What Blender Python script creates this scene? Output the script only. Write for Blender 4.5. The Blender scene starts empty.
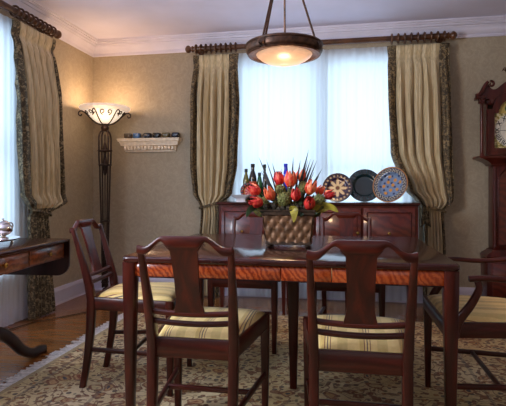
import bpy, bmesh, math, random
from mathutils import Vector, Matrix
R = math.radians
PI = math.pi
random.seed(7)
scene = bpy.context.scene
COL = scene.collection

# ------------------------------------------------------------------ camera
cd = bpy.data.cameras.new('camera')
cam = bpy.data.objects.new('camera', cd)
COL.objects.link(cam)
scene.camera = cam
cam.location = (0, 0, 1.055)
cam.rotation_euler = (R(90), 0, R(10.15))
cd.sensor_fit = 'HORIZONTAL'
cd.sensor_width = 36
cd.lens = 36 * 486 / 506
cd.shift_y = -13 / 506
cd.clip_start = 0.05

# ------------------------------------------------------------------ world, lights, exposure
world = bpy.data.worlds.new('sky')
scene.world = world
world.use_nodes = True
wn = world.node_tree.nodes
wn['Background'].inputs[0].default_value = (0.62, 0.83, 1.0, 1)
wn['Background'].inputs[1].default_value = 1.3
scene.view_settings.view_transform = 'Standard'
scene.view_settings.look = 'None'
scene.view_settings.exposure = 0.2
scene.view_settings.gamma = 1.0
scene.view_settings.use_curve_mapping = False


def area(name, loc, rot, sx, sy, power, color):
    l = bpy.data.lights.new(name, 'AREA')
    l.shape = 'RECTANGLE'
    l.size = sx
    l.size_y = sy
    l.energy = power
    l.color = color
    o = bpy.data.objects.new(name, l)
    o.location = loc
    o.rotation_euler = rot
    COL.objects.link(o)
    return o


DAY = (0.80, 0.90, 1.0)
area('daylight_back_windows', (-0.22, 4.98, 1.27), (R(-90), 0, 0), 1.7, 2.1, 13.5, (0.62, 0.79, 1.0))
area('daylight_left_window', (-2.80, 2.5, 1.4), (0, R(-90), 0), 1.8, 1.9, 20, (0.58, 0.75, 1.0))
area('daylight_near_left_window', (-2.5, 0.80, 1.80), (0, R(-90), 0), 1.0, 1.2, 92, (0.82, 0.88, 1.0))
area('fill_room_behind', (0.4, -1.55, 1.9), (R(78), 0, R(8)), 2.0, 1.0, 3, (0.96, 0.92, 0.92))  # unseen fill panel added behind the camera; the front wall has no window
cy_ = scene.cycles
cy_.max_bounces = 8
cy_.diffuse_bounces = 4
cy_.transparent_max_bounces = 12
cy_.use_denoising = True
cy_.sample_clamp_indirect = 6.0


# ------------------------------------------------------------------ materials
def lin(c):
    out = []
    for v in c[:3]:
        v = v / 255
        out.append(v / 12.92 if v <= 0.04045 else ((v + 0.055) / 1.055) ** 2.4)
    return (*out, 1)


class NT:
    def __init__(self, name):
        m = bpy.data.materials.new(name)
        m.use_nodes = True
        self.m, self.t = m, m.node_tree
        self.n = self.t.nodes
        self.b = self.n['Principled BSDF']

    def link(self, a, b):
        self.t.links.new(a, b)

    def node(self, kind, **kw):
        x = self.n.new(kind)
        for k, v in kw.items():
            if k == 'ins':
                for kk, vv in v.items():
                    if hasattr(vv, 'is_linked') or isinstance(vv, bpy.types.NodeSocket):
                        self.link(vv, x.inputs[kk])
                    else:
                        x.inputs[kk].default_value = vv
            else:
                setattr(x, k, v)
        return x

    def coord(self, scale=(1, 1, 1), rot=(0, 0, 0), kind='Object', loc=(0, 0, 0)):
        tc = self.node('ShaderNodeTexCoord')
        mp = self.node('ShaderNodeMapping', ins={'Scale': scale, 'Rotation': rot, 'Location': loc})
        self.link(tc.outputs[kind], mp.inputs['Vector'])
        return mp.outputs['Vector']

    def noise(self, vec, scale=5, detail=4, rough=0.5, dist=0.0):
        x = self.node('ShaderNodeTexNoise', ins={'Scale': scale, 'Detail': detail, 'Roughness': rough, 'Distortion': dist})
        self.link(vec, x.inputs['Vector'])
        return x.outputs['Fac']

    def ramp(self, fac, stops, interp='LINEAR'):
        x = self.node('ShaderNodeValToRGB')
        x.color_ramp.interpolation = interp
        e = x.color_ramp.elements
        while len(e) < len(stops):
            e.new(0.5)
        for i, (p, c) in enumerate(stops):
            e[i].position = p
            e[i].color = lin(c)
        self.link(fac, x.inputs['Fac'])
        return x.outputs['Color']

    def mix(self, fac, a, b, blend='MIX'):
        x = self.node('ShaderNodeMix', data_type='RGBA', blend_type=blend)
        for s, v in ((x.inputs[0], fac), (x.inputs[6], a), (x.inputs[7], b)):
            if isinstance(v, bpy.types.NodeSocket):
                self.link(v, s)
            else:
                s.default_value = v
        return x.outputs[2]

    def math(self, op, a, b=0.0, c=0.0):
        x = self.node('ShaderNodeMath', operation=op)
        for i, v in enumerate((a, b, c)):
            if isinstance(v, bpy.types.NodeSocket):
                self.link(v, x.inputs[i])
            else:
                x.inputs[i].default_value = v
        return x.outputs[0]

    def color(self, c):
        if isinstance(c, bpy.types.NodeSocket):
            self.link(c, self.b.inputs['Base Color'])
        else:
            self.b.inputs['Base Color'].default_value = lin(c)
        return self

    def set(self, **kw):
        names = {'rough': 'Roughness', 'metal': 'Metallic', 'coat': 'Coat Weight', 'coat_rough': 'Coat Roughness',
                 'spec': 'Specular IOR Level', 'trans': 'Transmission Weight', 'ior': 'IOR', 'sheen': 'Sheen Weight',
                 'emit': 'Emission Strength', 'alpha': 'Alpha', 'sss': 'Subsurface Weight'}
        for k, v in kw.items():
            self.b.inputs[names[k]].default_value = v
        return self

    def bump(self, h, strength=0.3, dist=0.01):
        x = self.node('ShaderNodeBump', ins={'Strength': strength, 'Distance': dist})
        self.link(h, x.inputs['Height'])
        self.link(x.outputs['Normal'], self.b.inputs['Normal'])
        return self


def plain(name, c, var=0.12, scale=20, **kw):
    n = NT(name)
    f = n.noise(n.coord(), scale, 3)
    d = tuple(max(0, v * (1 - var)) for v in c)
    l = tuple(min(255, v * (1 + var)) for v in c)
    n.color(n.ramp(f, [(0.3, d), (0.7, l)])).set(**kw)
    return n.m


def wood(name, dark, mid, light, stretch=(14, 14, 1.6), scale=1.6, rough=0.3, coat=0.12):
    n = NT(name)
    v = n.coord(stretch)
    f = n.noise(v, scale, 6, 0.6, 0.6)
    n.color(n.ramp(f, [(0.25, dark), (0.5, mid), (0.78, light)])).set(spec=0.35, rough=rough, coat=coat, coat_rough=0.12)
    return n.m


M = {}
M['mahogany'] = wood('mahogany', (30, 7, 4), (58, 14, 7), (96, 31, 15))
M['mahogany_x'] = wood('mahogany_crosswise', (30, 7, 4), (58, 14, 7), (96, 31, 15), stretch=(1.6, 14, 14))
M['mahogany_y'] = wood('mahogany_lengthwise', (30, 7, 4), (58, 14, 7), (96, 31, 15), stretch=(14, 1.6, 14))
M['dark_mahogany'] = wood('dark_mahogany', (16, 6, 6), (34, 12, 10), (56, 22, 17))
M['red_mahogany'] = wood('red_mahogany', (44, 12, 8), (72, 22, 14), (104, 38, 22), scale=1.1, rough=0.3)
M['clock_mahogany'] = wood('clock_mahogany', (40, 11, 8), (70, 22, 15), (100, 36, 24), scale=1.2, rough=0.3)


def flame(name, cols, sc=1.0, rot=0.6, rough=0.22):
    n = NT(name)
    v = n.coord((sc, sc, sc), (0, rot, 0))
    w = n.node('ShaderNodeTexWave', wave_type='BANDS', bands_direction='X',
               ins={'Scale': 15.0, 'Distortion': 8.0, 'Detail': 3.0, 'Detail Scale': 1.6, 'Detail Roughness': 0.6})
    n.link(v, w.inputs['Vector'])
    big = n.noise(v, 3.0, 2)
    f = n.math('MULTIPLY_ADD', big, 0.7, n.math('MULTIPLY', w.outputs['Fac'], 0.55))
    n.color(n.ramp(f, [(0.25, cols[0]), (0.5, cols[1]), (0.85, cols[2])])).set(rough=rough, coat=0.4, coat_rough=0.1)
    return n.m


M['flame'] = flame('flame_mahogany', ((124, 42, 18), (160, 62, 26), (190, 88, 40)))
M['brown_flame'] = flame('brown_figured_mahogany', ((70, 32, 18), (104, 54, 30), (140, 80, 46)), 0.8, 0.9, 0.3)
M['panel_flame'] = flame('panel_mahogany', ((62, 17, 11), (76, 23, 14), (94, 33, 19)), 0.35, 1.2, 0.3)
n = NT('polished_top')
f = n.noise(n.coord((1.2, 9, 1)), 2.5, 5, 0.6, 0.4)
n.color(n.ramp(f, [(0.3, (30, 10, 9)), (0.55, (58, 20, 15)), (0.8, (84, 34, 24))])).set(rough=0.20, coat=0.2, coat_rough=0.06, spec=0.35)
M['polished'] = n.m

# wall: tone-on-tone scrolling pattern on taupe paper
n = NT('damask_wallpaper')
v = n.coord((1, 1, 1))
a = n.noise(v, 9, 3, 0.5, 2.2)
a2 = n.math('ABSOLUTE', n.math('SUBTRACT', a, 0.5))
b = n.noise(v, 26, 4, 0.6, 1.0)
c = n.noise(v, 1.2, 2)
base = n.ramp(a2, [(0.0, (184, 170, 142)), (0.04, (170, 156, 130)), (0.2, (160, 147, 122))])
m1 = n.mix(0.25, base, n.ramp(b, [(0.3, (146, 131, 108)), (0.7, (184, 169, 142))]))
m2 = n.mix(0.25, m1, n.ramp(c, [(0.3, (146, 130, 112)), (0.7, (176, 160, 140))]))
n.color(m2).set(rough=0.62)
n.bump(b, 0.15, 0.004)
M['wall'] = n.m
M['ceiling'] = plain('ceiling_paint', (222, 220, 244), 0.02, 3, rough=0.85)
M['trim'] = plain('white_trim_paint', (224, 220, 236), 0.02, 6, rough=0.45)
M['frame'] = plain('window_frame_paint', (205, 208, 214), 0.02, 6, rough=0.45)

# floor boards run along x
n = NT('oak_boards')
v = n.coord((1, 1, 1))
br = n.node('ShaderNodeTexBrick', offset=0.37, ins={'Scale': 1.0, 'Brick Width': 1.3, 'Row Height': 0.06, 'Mortar Size': 0.0016,
            'Color1': lin((150, 96, 50)), 'Color2': lin((112, 66, 32)), 'Mortar': lin((48, 26, 13)), 'Bias': 0.0})
n.link(v, br.inputs['Vector'])
g = n.noise(n.coord((1.4, 22, 1)), 3, 5, 0.6, 0.4)
cc = n.mix(0.55, br.outputs['Color'], n.ramp(g, [(0.3, (84, 48, 22)), (0.7, (170, 112, 60))]))
n.color(cc).set(rough=0.24, coat=0.25, coat_rough=0.12)
M['floor'] = n.m

# ------------------------------------------------------------------ rug pattern
RX0, RX1, RY0, RY1 = -1.73, 1.25, 0.35, 4.02
n = NT('floral_rug')
v = n.coord((1, 1, 1))
sep = n.node('ShaderNodeSeparateXYZ')
n.link(v, sep.inputs[0])
hx, hy = (RX1 - RX0) / 2, (RY1 - RY0) / 2
ex = n.math('SUBTRACT', hx, n.math('ABSOLUTE', sep.outputs[0]))
ey = n.math('SUBTRACT', hy, n.math('ABSOLUTE', sep.outputs[1]))
edge = n.math('MINIMUM', ex, ey)
# scrolling vines: contour lines of a smooth distorted noise
a = n.noise(v, 4.6, 1.5, 0.5, 1.4)
vine = n.math('ABSOLUTE', n.math('SUBTRACT', n.math('FRACT', n.math('MULTIPLY', a, 9.0)), 0.5))
vine_m = n.math('LESS_THAN', vine, 0.12)
vo = n.node('ShaderNodeTexVoronoi', ins={'Scale': 9.5, 'Randomness': 0.9})
dv = n.noise(v, 9, 2)
vv = n.node('ShaderNodeVectorMath', operation='MULTIPLY_ADD')
n.link(v, vv.inputs[0]); vv.inputs[1].default_value = (1, 1, 1)
dvc = n.node('ShaderNodeCombineXYZ')
n.link(n.math('MULTIPLY', dv, 0.12), dvc.inputs[0]); n.link(n.math('MULTIPLY', dv, -0.12), dvc.inputs[1])
n.link(dvc.outputs[0], vv.inputs[2])
n.link(vv.outputs[0], vo.inputs['Vector'])
dist = vo.outputs['Distance']
ring = n.math('ABSOLUTE', n.math('SUBTRACT', dist, 0.30))
ring_m = n.math('LESS_THAN', ring, 0.055)
core_m = n.math('LESS_THAN', dist, 0.13)
petal_m = n.math('LESS_THAN', dist, 0.25)
vs = n.node('ShaderNodeTexVoronoi', ins={'Scale': 27.0, 'Randomness': 1.0})
n.link(v, vs.inputs['Vector'])
small_m = n.math('LESS_THAN', vs.outputs['Distance'], 0.38)
fld = n.ramp(n.noise(v, 2.2, 3), [(0.35, (186, 156, 104)), (0.65, (226, 204, 162))])
sc_ = n.node('ShaderNodeSeparateColor'); n.link(vs.outputs['Color'], sc_.inputs[0])
smallc = n.ramp(sc_.outputs[0], [(0.0, (98, 48, 40)), (0.25, (60, 54, 66)), (0.45, (150, 100, 60)), (0.65, (84, 70, 56)), (0.8, (176, 150, 112))], 'CONSTANT')
x1 = n.mix(n.math('MULTIPLY', small_m, 0.95), fld, smallc)
x2 = n.mix(n.math('MULTIPLY', vine_m, 0.8), x1, lin((96, 52, 48)))
sb = n.node('ShaderNodeSeparateColor'); n.link(vo.outputs['Color'], sb.inputs[0])
petc = n.ramp(sb.outputs[0], [(0.0, (186, 138, 96)), (0.35, (170, 120, 70)), (0.6, (200, 176, 130)), (0.8, (140, 104, 90))], 'CONSTANT')
x3 = n.mix(n.math('MULTIPLY', petal_m, 0.8), x2, petc)
x4 = n.mix(n.math('MULTIPLY', ring_m, 0.85), x3, lin((112, 46, 34)))
x5 = n.mix(core_m, x4, n.ramp(sb.outputs[1], [(0.0, (44, 44, 66)), (0.5, (126, 46, 34)), (0.8, (196, 174, 130))], 'CONSTANT'))
# bands
def band(lo, hi):
    return n.math('MULTIPLY', n.math('GREATER_THAN', edge, lo), n.math('LESS_THAN', edge, hi))
x6 = n.mix(n.math('MULTIPLY', band(0.50, 0.52), 0.45), x5, lin((66, 62, 78)))
x7 = n.mix(n.math('MULTIPLY', band(0.115, 0.135), 0.5), x6, lin((74, 66, 78)))
x8 = n.mix(n.math('MULTIPLY', band(-1, 0.03), 0.85), x7, lin((164, 146, 114)))
x9 = n.mix(0.22, x8, n.ramp(n.noise(v, 120, 2), [(0.3, (110, 84, 54)), (0.7, (226, 204, 164))]))
n.color(x9).set(rough=0.95, spec=0.1)
n.bump(n.noise(v, 160, 2), 0.3, 0.004)
M['rug'] = n.m
M['fringe'] = plain('rug_fringe_cotton', (206, 196, 192), 0.12, 60, rough=0.95)

# fabrics
n = NT('gold_silk')
f = n.noise(n.coord((30, 30, 2)), 3, 4)
n.color(n.ramp(f, [(0.3, (168, 149, 112)), (0.7, (212, 191, 148))])).set(rough=0.5, sheen=0.25)
M['silk'] = n.m
n = NT('patterned_border_fabric')
f = n.noise(n.coord((1, 1, 1)), 42, 3, 0.6, 1.2)
n.color(n.ramp(f, [(0.38, (52, 42, 28)), (0.5, (82, 68, 46)), (0.6, (142, 120, 84))])).set(rough=0.75)
M['border'] = n.m
n = NT('green_border_fabric')
f = n.noise(n.coord((1, 1, 1)), 34, 3, 0.6, 1.2)
n.color(n.ramp(f, [(0.40, (54, 46, 30)), (0.52, (84, 72, 50)), (0.62, (146, 130, 98))])).set(rough=0.75)
M['border_green'] = n.m


def sheer_mat(name, tcol, dens):
    n = NT(name)
    n.n.remove(n.b)
    out = n.n['Material Output']
    tr = n.node('ShaderNodeBsdfTranslucent', ins={'Color': tcol})
    df = n.node('ShaderNodeBsdfDiffuse', ins={'Color': (0.8, 0.84, 0.88, 1)})
    tp = n.node('ShaderNodeBsdfTransparent', ins={'Color': (1, 1, 1, 1)})
    wv = n.noise(n.coord((1, 1, 0.02)), 30, 2)
    m1 = n.node('ShaderNodeMixShader', ins={0: 0.3})
    n.link(tr.outputs[0], m1.inputs[1]); n.link(df.outputs[0], m1.inputs[2])
    m2 = n.node('ShaderNodeMixShader')
    n.link(n.math('MULTIPLY_ADD', wv, 0.24, dens - 0.12), m2.inputs[0])
    n.link(tp.outputs[0], m2.inputs[1]); n.link(m1.outputs[0], m2.inputs[2])
    n.link(m2.outputs[0], out.inputs['Surface'])
    return n.m


M['sheer'] = sheer_mat('sheer_voile', (0.92, 0.95, 0.98, 1), 0.90)

# striped seat fabric (stripes run front to back => bands across x)
n = NT('striped_seat_fabric')
v = n.coord((1, 1, 1))
sep = n.node('ShaderNodeSeparateXYZ'); n.link(v, sep.inputs[0])
t = n.math('FRACT', n.math('ADD', n.math('MULTIPLY', sep.outputs[0], 7.2), 0.3))
st = n.ramp(t, [(0.0, (240, 208, 132)), (0.30, (216, 180, 98)), (0.41, (120, 50, 40)), (0.430, (232, 200, 124)), (0.48, (64, 48, 60)),
                (0.505, (232, 200, 124)), (0.555, (120, 50, 40)), (0.575, (236, 204, 130)), (0.74, (218, 188, 114))], 'CONSTANT')
n.color(n.mix(0.12, st, n.ramp(n.noise(v, 90, 2), [(0.3, (150, 124, 60)), (0.7, (230, 206, 150))]))).set(rough=0.6, sheen=0.15)
M['stripe'] = n.m

M['bronze'] = plain('aged_bronze', (74, 50, 36), 0.3, 40, rough=0.42, metal=0.6)
M['rod'] = wood('rod_wood', (48, 28, 18), (84, 52, 32), (118, 78, 48), stretch=(3, 3, 3), rough=0.35)
M['iron'] = plain('brown_iron', (48, 32, 24), 0.25, 40, rough=0.45, metal=0.5)
M['brass'] = plain('brass', (190, 150, 80), 0.1, 30, rough=0.25, metal=1.0)
M['silver'] = plain('silver', (215, 208, 204), 0.06, 30, rough=0.14, metal=1.0)
M['plaster'] = plain('cream_plaster', (240, 224, 200), 0.05, 30, rough=0.7)
M['white_china'] = plain('white_china', (214, 214, 222), 0.03, 10, rough=0.2)


def glow(name, c, strength, base=(240, 220, 190), veins=True):
    n = NT(name)
    if veins:
        f = n.noise(n.coord((6, 6, 14)), 1.6, 4, 0.6, 1.2)
        col = n.ramp(f, [(0.3, tuple(v * 0.86 for v in c)), (0.65, c)])
        n.link(col, n.b.inputs['Emission Color'])
    else:
        n.b.inputs['Emission Color'].default_value = lin(c)
    n.color(base).set(rough=0.35, emit=strength)
    return n.m


M['alabaster'] = glow('alabaster_glass', (255, 200, 160), 0.62, (110, 84, 64))
M['lamp_glass'] = glow('frosted_lamp_glass', (255, 232, 205), 0.85, (230, 220, 200))
M['lamp_rim'] = glow('frosted_lamp_rim', (255, 222, 196), 0.5, (226, 206, 186))
M['leaf'] = plain('dark_green_leaf', (44, 62, 34), 0.35, 20, rough=0.5)
M['olive_leaf'] = plain('olive_leaf', (92, 92, 44), 0.3, 30, rough=0.5)
n = NT('mixed_foliage')
n.color(n.ramp(n.noise(n.coord(), 30, 2), [(0.35, (34, 44, 24)), (0.5, (64, 70, 32)), (0.62, (120, 112, 52)), (0.7, (86, 48, 36))])).set(rough=0.55)
M['foliage'] = n.m
M['spike'] = plain('dried_dark_blade', (44, 40, 36), 0.35, 20, rough=0.6)
M['yellow_leaf'] = plain('olive_yellow_leaf', (160, 144, 50), 0.25, 30, rough=0.5)
M['hydrangea'] = plain('green_floret', (118, 118, 62), 0.35, 90, rough=0.7)
M['moss'] = plain('moss', (52, 44, 30), 0.4, 60, rough=0.9)
M['stem'] = plain('stem_green', (70, 84, 44), 0.2, 20, rough=0.6)
n = NT('tulip_petal')
v = n.coord((1, 1, 1))
sep = n.node('ShaderNodeSeparateXYZ'); n.link(v, sep.inputs[0])
f = n.noise(n.coord((60, 60, 12)), 1.0, 3, 0.6, 0.6)
n.color(n.ramp(f, [(0.3, (214, 44, 34)), (0.48, (244, 92, 54)), (0.66, (252, 172, 110))])).set(rough=0.45)
M['petal'] = n.m
n = NT('crimson_petal')
f = n.noise(n.coord((60, 60, 12)), 1.0, 3, 0.6, 0.6)
n.color(n.ramp(f, [(0.3, (160, 18, 30)), (0.52, (222, 50, 44)), (0.72, (244, 120, 80))])).set(rough=0.45)
M['petal_red'] = n.m
M['basket'] = plain('bronze_basket', (126, 92, 66), 0.25, 30, rough=0.35, metal=0.45)
M['basket_rim'] = plain('dark_basket_rim', (70, 54, 42), 0.3, 50, rough=0.4, metal=0.45)
for nm, c in (('glass_green', (30, 92, 44)), ('glass_olive', (104, 98, 40)), ('glass_dark', (26, 20, 16)), ('glass_blue', (34, 40, 200)), ('glass_amber', (170, 96, 26))):
    M[nm] = plain(nm, c, 0.1, 12, rough=0.06, spec=0.8)
M['label_paper'] = plain('bottle_label_paper', (170, 70, 44), 0.35, 60, rough=0.6)
M['black'] = plain('black', (18, 16, 18), 0.1, 12, rough=0.4)
M['dial'] = plain('painted_dial', (222, 214, 196), 0.05, 30, rough=0.45)
n = NT('painted_arch')
f = n.noise(n.coord(), 16, 2)
n.color(n.ramp(f, [(0.40, (196, 168, 84)), (0.5, (206, 180, 100)), (0.55, (62, 92, 48))])).set(rough=0.5)
M['dial_arch'] = n.m
n = NT('spandrel_gold')
f = n.noise(n.coord(), 60, 2)
n.color(n.ramp(f, [(0.42, (120, 112, 50)), (0.5, (200, 176, 96)), (0.6, (220, 208, 170))])).set(rough=0.5)
M['spandrel'] = n.m
n = NT('window_glass')
n.n.remove(n.b)
g1 = n.node('ShaderNodeBsdfTransparent', ins={'Color': (0.97, 0.99, 1, 1)})
g2 = n.node('ShaderNodeBsdfGlossy', ins={'Roughness': 0.02})
mx = n.node('ShaderNodeMixShader', ins={0: 0.05})
n.link(g1.outputs[0], mx.inputs[1]); n.link(g2.outputs[0], mx.inputs[2])
n.link(mx.outputs[0], n.n['Material Output'].inputs['Surface'])
M['glass'] = n.m
n = NT('painted_plate')
at = n.node('ShaderNodeVertexColor', layer_name='Col')
n.color(at.outputs['Color']).set(rough=0.18, coat=0.5)
M['painted'] = n.m


# ------------------------------------------------------------------ mesh helpers
class MB:
    def __init__(self):
        self.bm = bmesh.new()

    def box(self, x0, x1, y0, y1, z0, z1, bev=0.0):
        if bev:
            b = min(bev, abs(x1 - x0) / 2.2, abs(y1 - y0) / 2.2, abs(z1 - z0) / 2.2)
            # chamfered on the four edges along the longest axis, plus caps
            r = lambda ix, iy: [(x0 + b - ix, y0 - iy + b)]
            ring = lambda z, k: [Vector(p) for p in (
                (x0 + b + k, y0 + k, z), (x1 - b - k, y0 + k, z), (x1 - k, y0 + b + k, z), (x1 - k, y1 - b - k, z),
                (x1 - b - k, y1 - k, z), (x0 + b + k, y1 - k, z), (x0 + k, y1 - b - k, z), (x0 + k, y0 + b + k, z))]
            self.loft([ring(z0, b * 0.7), ring(z0 + b, 0), ring(z1 - b, 0), ring(z1, b * 0.7)])
        else:
            P = [Vector(p) for p in ((x0, y0), (x1, y0), (x1, y1), (x0, y1))] if False else None
            self.loft([[Vector((x0, y0, z)), Vector((x1, y0, z)), Vector((x1, y1, z)), Vector((x0, y1, z))] for z in (z0, z1)])
        return self

    def loft(self, rings, caps=True, closed=True):
        bm = self.bm
        vr = [[bm.verts.new(p) for p in r] for r in rings]
        n = len(rings[0])
        for a, b in zip(vr, vr[1:]):
            for i in range(n if closed else n - 1):
                j = (i + 1) % n
                try:
                    bm.faces.new((a[i], a[j], b[j], b[i]))
                except ValueError:
                    pass
        if caps:
            try:
                bm.faces.new(list(reversed(vr[0])))
                bm.faces.new(vr[-1])
            except ValueError:
                pass
        return self

    def bar(self, path, w, h, up=(0, 0, 1), bev=0.25, n=None):
        """rect (n None) or elliptical (n sides) section swept along a path; w across, h along up"""
        path = [Vector(p) for p in path]
        k = len(path)
        w = w if isinstance(w, (list, tuple)) else [w] * k
        h = h if isinstance(h, (list, tuple)) else [h] * k
        up0 = Vector(up)
        rings = []
        for i, p in enumerate(path):
            t = (path[min(i + 1, k - 1)] - path[max(i - 1, 0)]).normalized()
            s = t.cross(up0)
            if s.length < 1e-4:
                s = t.cross(Vector((1, 0, 0)))
            s.normalize()
            u = s.cross(t).normalized()
            a, b = w[i] / 2, h[i] / 2
            if n:
                rings.append([p + s * (a * math.cos(2 * PI * q / n)) + u * (b * math.sin(2 * PI * q / n)) for q in range(n)])
            else:
                c = bev * min(a, b)
                rings.append([p + s * sx + u * sz for sx, sz in (
                    (-a + c, -b), (a - c, -b), (a, -b + c), (a, b - c), (a - c, b), (-a + c, b), (-a, b - c), (-a, -b + c))])
        return self.loft(rings)

    def tube(self, path, r, n=8):
        path = [Vector(p) for p in path]
        k = len(path)
        rr = r if isinstance(r, (list, tuple)) else [r] * k
        rings = []
        t = (path[1] - path[0]).normalized()
        ref = t.orthogonal().normalized()
        for i, p in enumerate(path):
            t = (path[min(i + 1, k - 1)] - path[max(i - 1, 0)]).normalized()
            ref = (ref - t * ref.dot(t)).normalized()
            s = t.cross(ref)
            rings.append([p + (ref * math.cos(2 * PI * q / n) + s * math.sin(2 * PI * q / n)) * rr[i] for q in range(n)])
        return self.loft(rings)

    def lathe(self, prof, c=(0, 0, 0), n=32, axis='z', caps=True, mat=None):
        rings = []
        for r, z in prof:
            r = max(r, 1e-4)
            ring = []
            for q in range(n):
                a = 2 * PI * q / n
                p = Vector((r * math.cos(a), r * math.sin(a), z))
                if axis == 'y':
                    p = Vector((p.x, -p.z, p.y))
                if axis == 'x':
                    p = Vector((p.z, p.x, p.y))
                if mat is not None:
                    p = mat @ p
                ring.append(p + Vector(c))
            rings.append(ring)
        return self.loft(rings, caps)

    def torus(self, c, R0, r, axis='z', n=20, m=8, mat=None):
        bm = self.bm
        vs = []
        for i in range(n):
            a = 2 * PI * i / n
            row = []
            for j in range(m):
                b = 2 * PI * j / m
                rad = R0 + r * math.cos(b)
                x, y, z = rad * math.cos(a), rad * math.sin(a), r * math.sin(b)
                p = {'z': Vector((x, y, z)), 'x': Vector((z, x, y)), 'y': Vector((x, z, y))}[axis]
                if mat is not None:
                    p = mat @ p
                row.append(bm.verts.new(p + Vector(c)))
            vs.append(row)
        for i in range(n):
            for j in range(m):
                bm.faces.new((vs[i][j], vs[(i + 1) % n][j], vs[(i + 1) % n][(j + 1) % m], vs[i][(j + 1) % m]))
        return self

    def prism(self, pts, y0, y1, plane='xz'):
        f = {'xz': lambda p, d: Vector((p[0], d, p[1])), 'yz': lambda p, d: Vector((d, p[0], p[1])), 'xy': lambda p, d: Vector((p[0], p[1], d))}[plane]
        return self.loft([[f(p, y0) for p in pts], [f(p, y1) for p in pts]])

    def grid(self, fn, nu, nv, thick=0.0):
        bm = self.bm
        vs = [[bm.verts.new(fn(i / nu, j / nv)) for i in range(nu + 1)] for j in range(nv + 1)]
        for j in range(nv):
            for i in range(nu):
                bm.faces.new((vs[j][i], vs[j][i + 1], vs[j + 1][i + 1], vs[j + 1][i]))
        return self

    def build(self, name, mat, parent=None, solid=0.0, off=0.0, smooth=True, bevel=0.0, ang=38):
        bm = self.bm
        bmesh.ops.recalc_face_normals(bm, faces=bm.faces)
        if smooth:
            for f in bm.faces:
                f.smooth = True
            for e in bm.edges:
                if len(e.link_faces) == 2 and e.calc_face_angle(0) > R(ang):
                    e.smooth = False
        me = bpy.data.meshes.new(name)
        bm.to_mesh(me)
        bm.free()
        me.materials.append(mat)
        o = bpy.data.objects.new(name, me)
        COL.objects.link(o)
        if parent is not None:
            o.parent = parent
        if solid:
            s = o.modifiers.new('thickness', 'SOLIDIFY')
            s.thickness = solid
            s.offset = off
        if bevel:
            b = o.modifiers.new('bevel', 'BEVEL')
            b.width = bevel
            b.segments = 2
            b.limit_method = 'ANGLE'
            b.angle_limit = R(40)
        return o


def tag(o, label=None, cat=None, group=None, kind=None):
    if label: o['label'] = label
    if cat: o['category'] = cat
    if group: o['group'] = group
    if kind: o['kind'] = kind
    return o


def thing(name, loc, label, cat, group=None, rz=0.0):
    o = bpy.data.objects.new(name, None)
    o.empty_display_size = 0.1
    o.location = loc
    o.rotation_euler = (0, 0, rz)
    COL.objects.link(o)
    return tag(o, label, cat, group)


def copy_tree(o, parent=None):
    c = o.copy()
    COL.objects.link(c)
    c.parent = parent
    for ch in list(o.children):
        copy_tree(ch, c)
    return c


def struct(name, mb, mat, **kw):
    o = mb.build(name, mat, **kw)
    o['kind'] = 'structure'
    return o


def smoothstep(a, b, x):
    t = max(0.0, min(1.0, (x - a) / (b - a)))
    return t * t * (3 - 2 * t)


def keyed(keys, z):
    """keys: list of tuples (z, v1, v2 ...) sorted from high z to low z; smooth interpolation"""
    if z >= keys[0][0]:
        return keys[0][1:]
    for a, b in zip(keys, keys[1:]):
        if z >= b[0]:
            t = (a[0] - z) / (a[0] - b[0])
            t = t * t * (3 - 2 * t) * 0.6 + t * 0.4
            return tuple(p + (q - p) * t for p, q in zip(a[1:], b[1:]))
    return keys[-1][1:]


def catmull(pts, n=6):
    pts = [Vector(p) for p in pts]
    P = [pts[0] * 2 - pts[1]] + pts + [pts[-1] * 2 - pts[-2]]
    out = []
    for i in range(1, len(P) - 2):
        for k in range(n):
            t = k / n
            a, b, c, d = P[i - 1], P[i], P[i + 1], P[i + 2]
            out.append(0.5 * ((2 * b) + (c - a) * t + (2 * a - 5 * b + 4 * c - d) * t * t + (3 * b - a - 3 * c + d) * t ** 3))
    out.append(pts[-1])
    return out


# ------------------------------------------------------------------ room
XL, XR, YB, YF, ZC = -2.565, 2.35, 4.75, -1.9, 2.605
TH = 0.16


def wall_with_holes(mb, axis, pos, out, a0, a1, holes):
    """axis 'y': wall plane y=pos spanning x a0..a1; holes (a, b, z0, z1)"""
    def put(u0, u1, z0, z1):
        lo, hi = min(pos, pos + out), max(pos, pos + out)
        if axis == 'y':
            mb.box(u0, u1, lo, hi, z0, z1)
        else:
            mb.box(lo, hi, u0, u1, z0, z1)
    cur = a0
    for (h0, h1, z0, z1) in sorted(holes):
        put(cur, h0, 0, ZC)
        put(h0, h1, 0, z0)
        put(h0, h1, z1, ZC)
        cur = h1
    put(cur, a1, 0, ZC)


W_BACK = [(-1.02, -0.195, 0.22, 2.32), (-0.155, 0.64, 0.22, 2.32)]
W_LEFT = [(0.05, 1.50, 0.60, 2.30), (1.75, 3.42, 0.42, 2.30)]
mb = MB(); wall_with_holes(mb, 'y', YB, TH, XL - TH, XR + TH, W_BACK)
struct('wall_back', mb, M['wall'], smooth=False)
mb = MB(); wall_with_holes(mb, 'x', XL, -TH, YF, YB, W_LEFT)
struct('wall_left', mb, M['wall'], smooth=False)
struct('wall_right', MB().box(XR, XR + TH, YF, YB, 0, ZC), M['wall'], smooth=False)
struct('wall_front', MB().box(XL - TH, XR + TH, YF - TH, YF, 0, ZC), M['wall'], smooth=False)
struct('floor', MB().box(XL - TH, XR + TH, YF - TH, YB + TH, -0.1, 0), M['floor'], smooth=False)
struct('ceiling', MB().box(XL - TH, XR + TH, YF - TH, YB + TH, ZC, ZC + 0.1), M['ceiling'], smooth=False)

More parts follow.
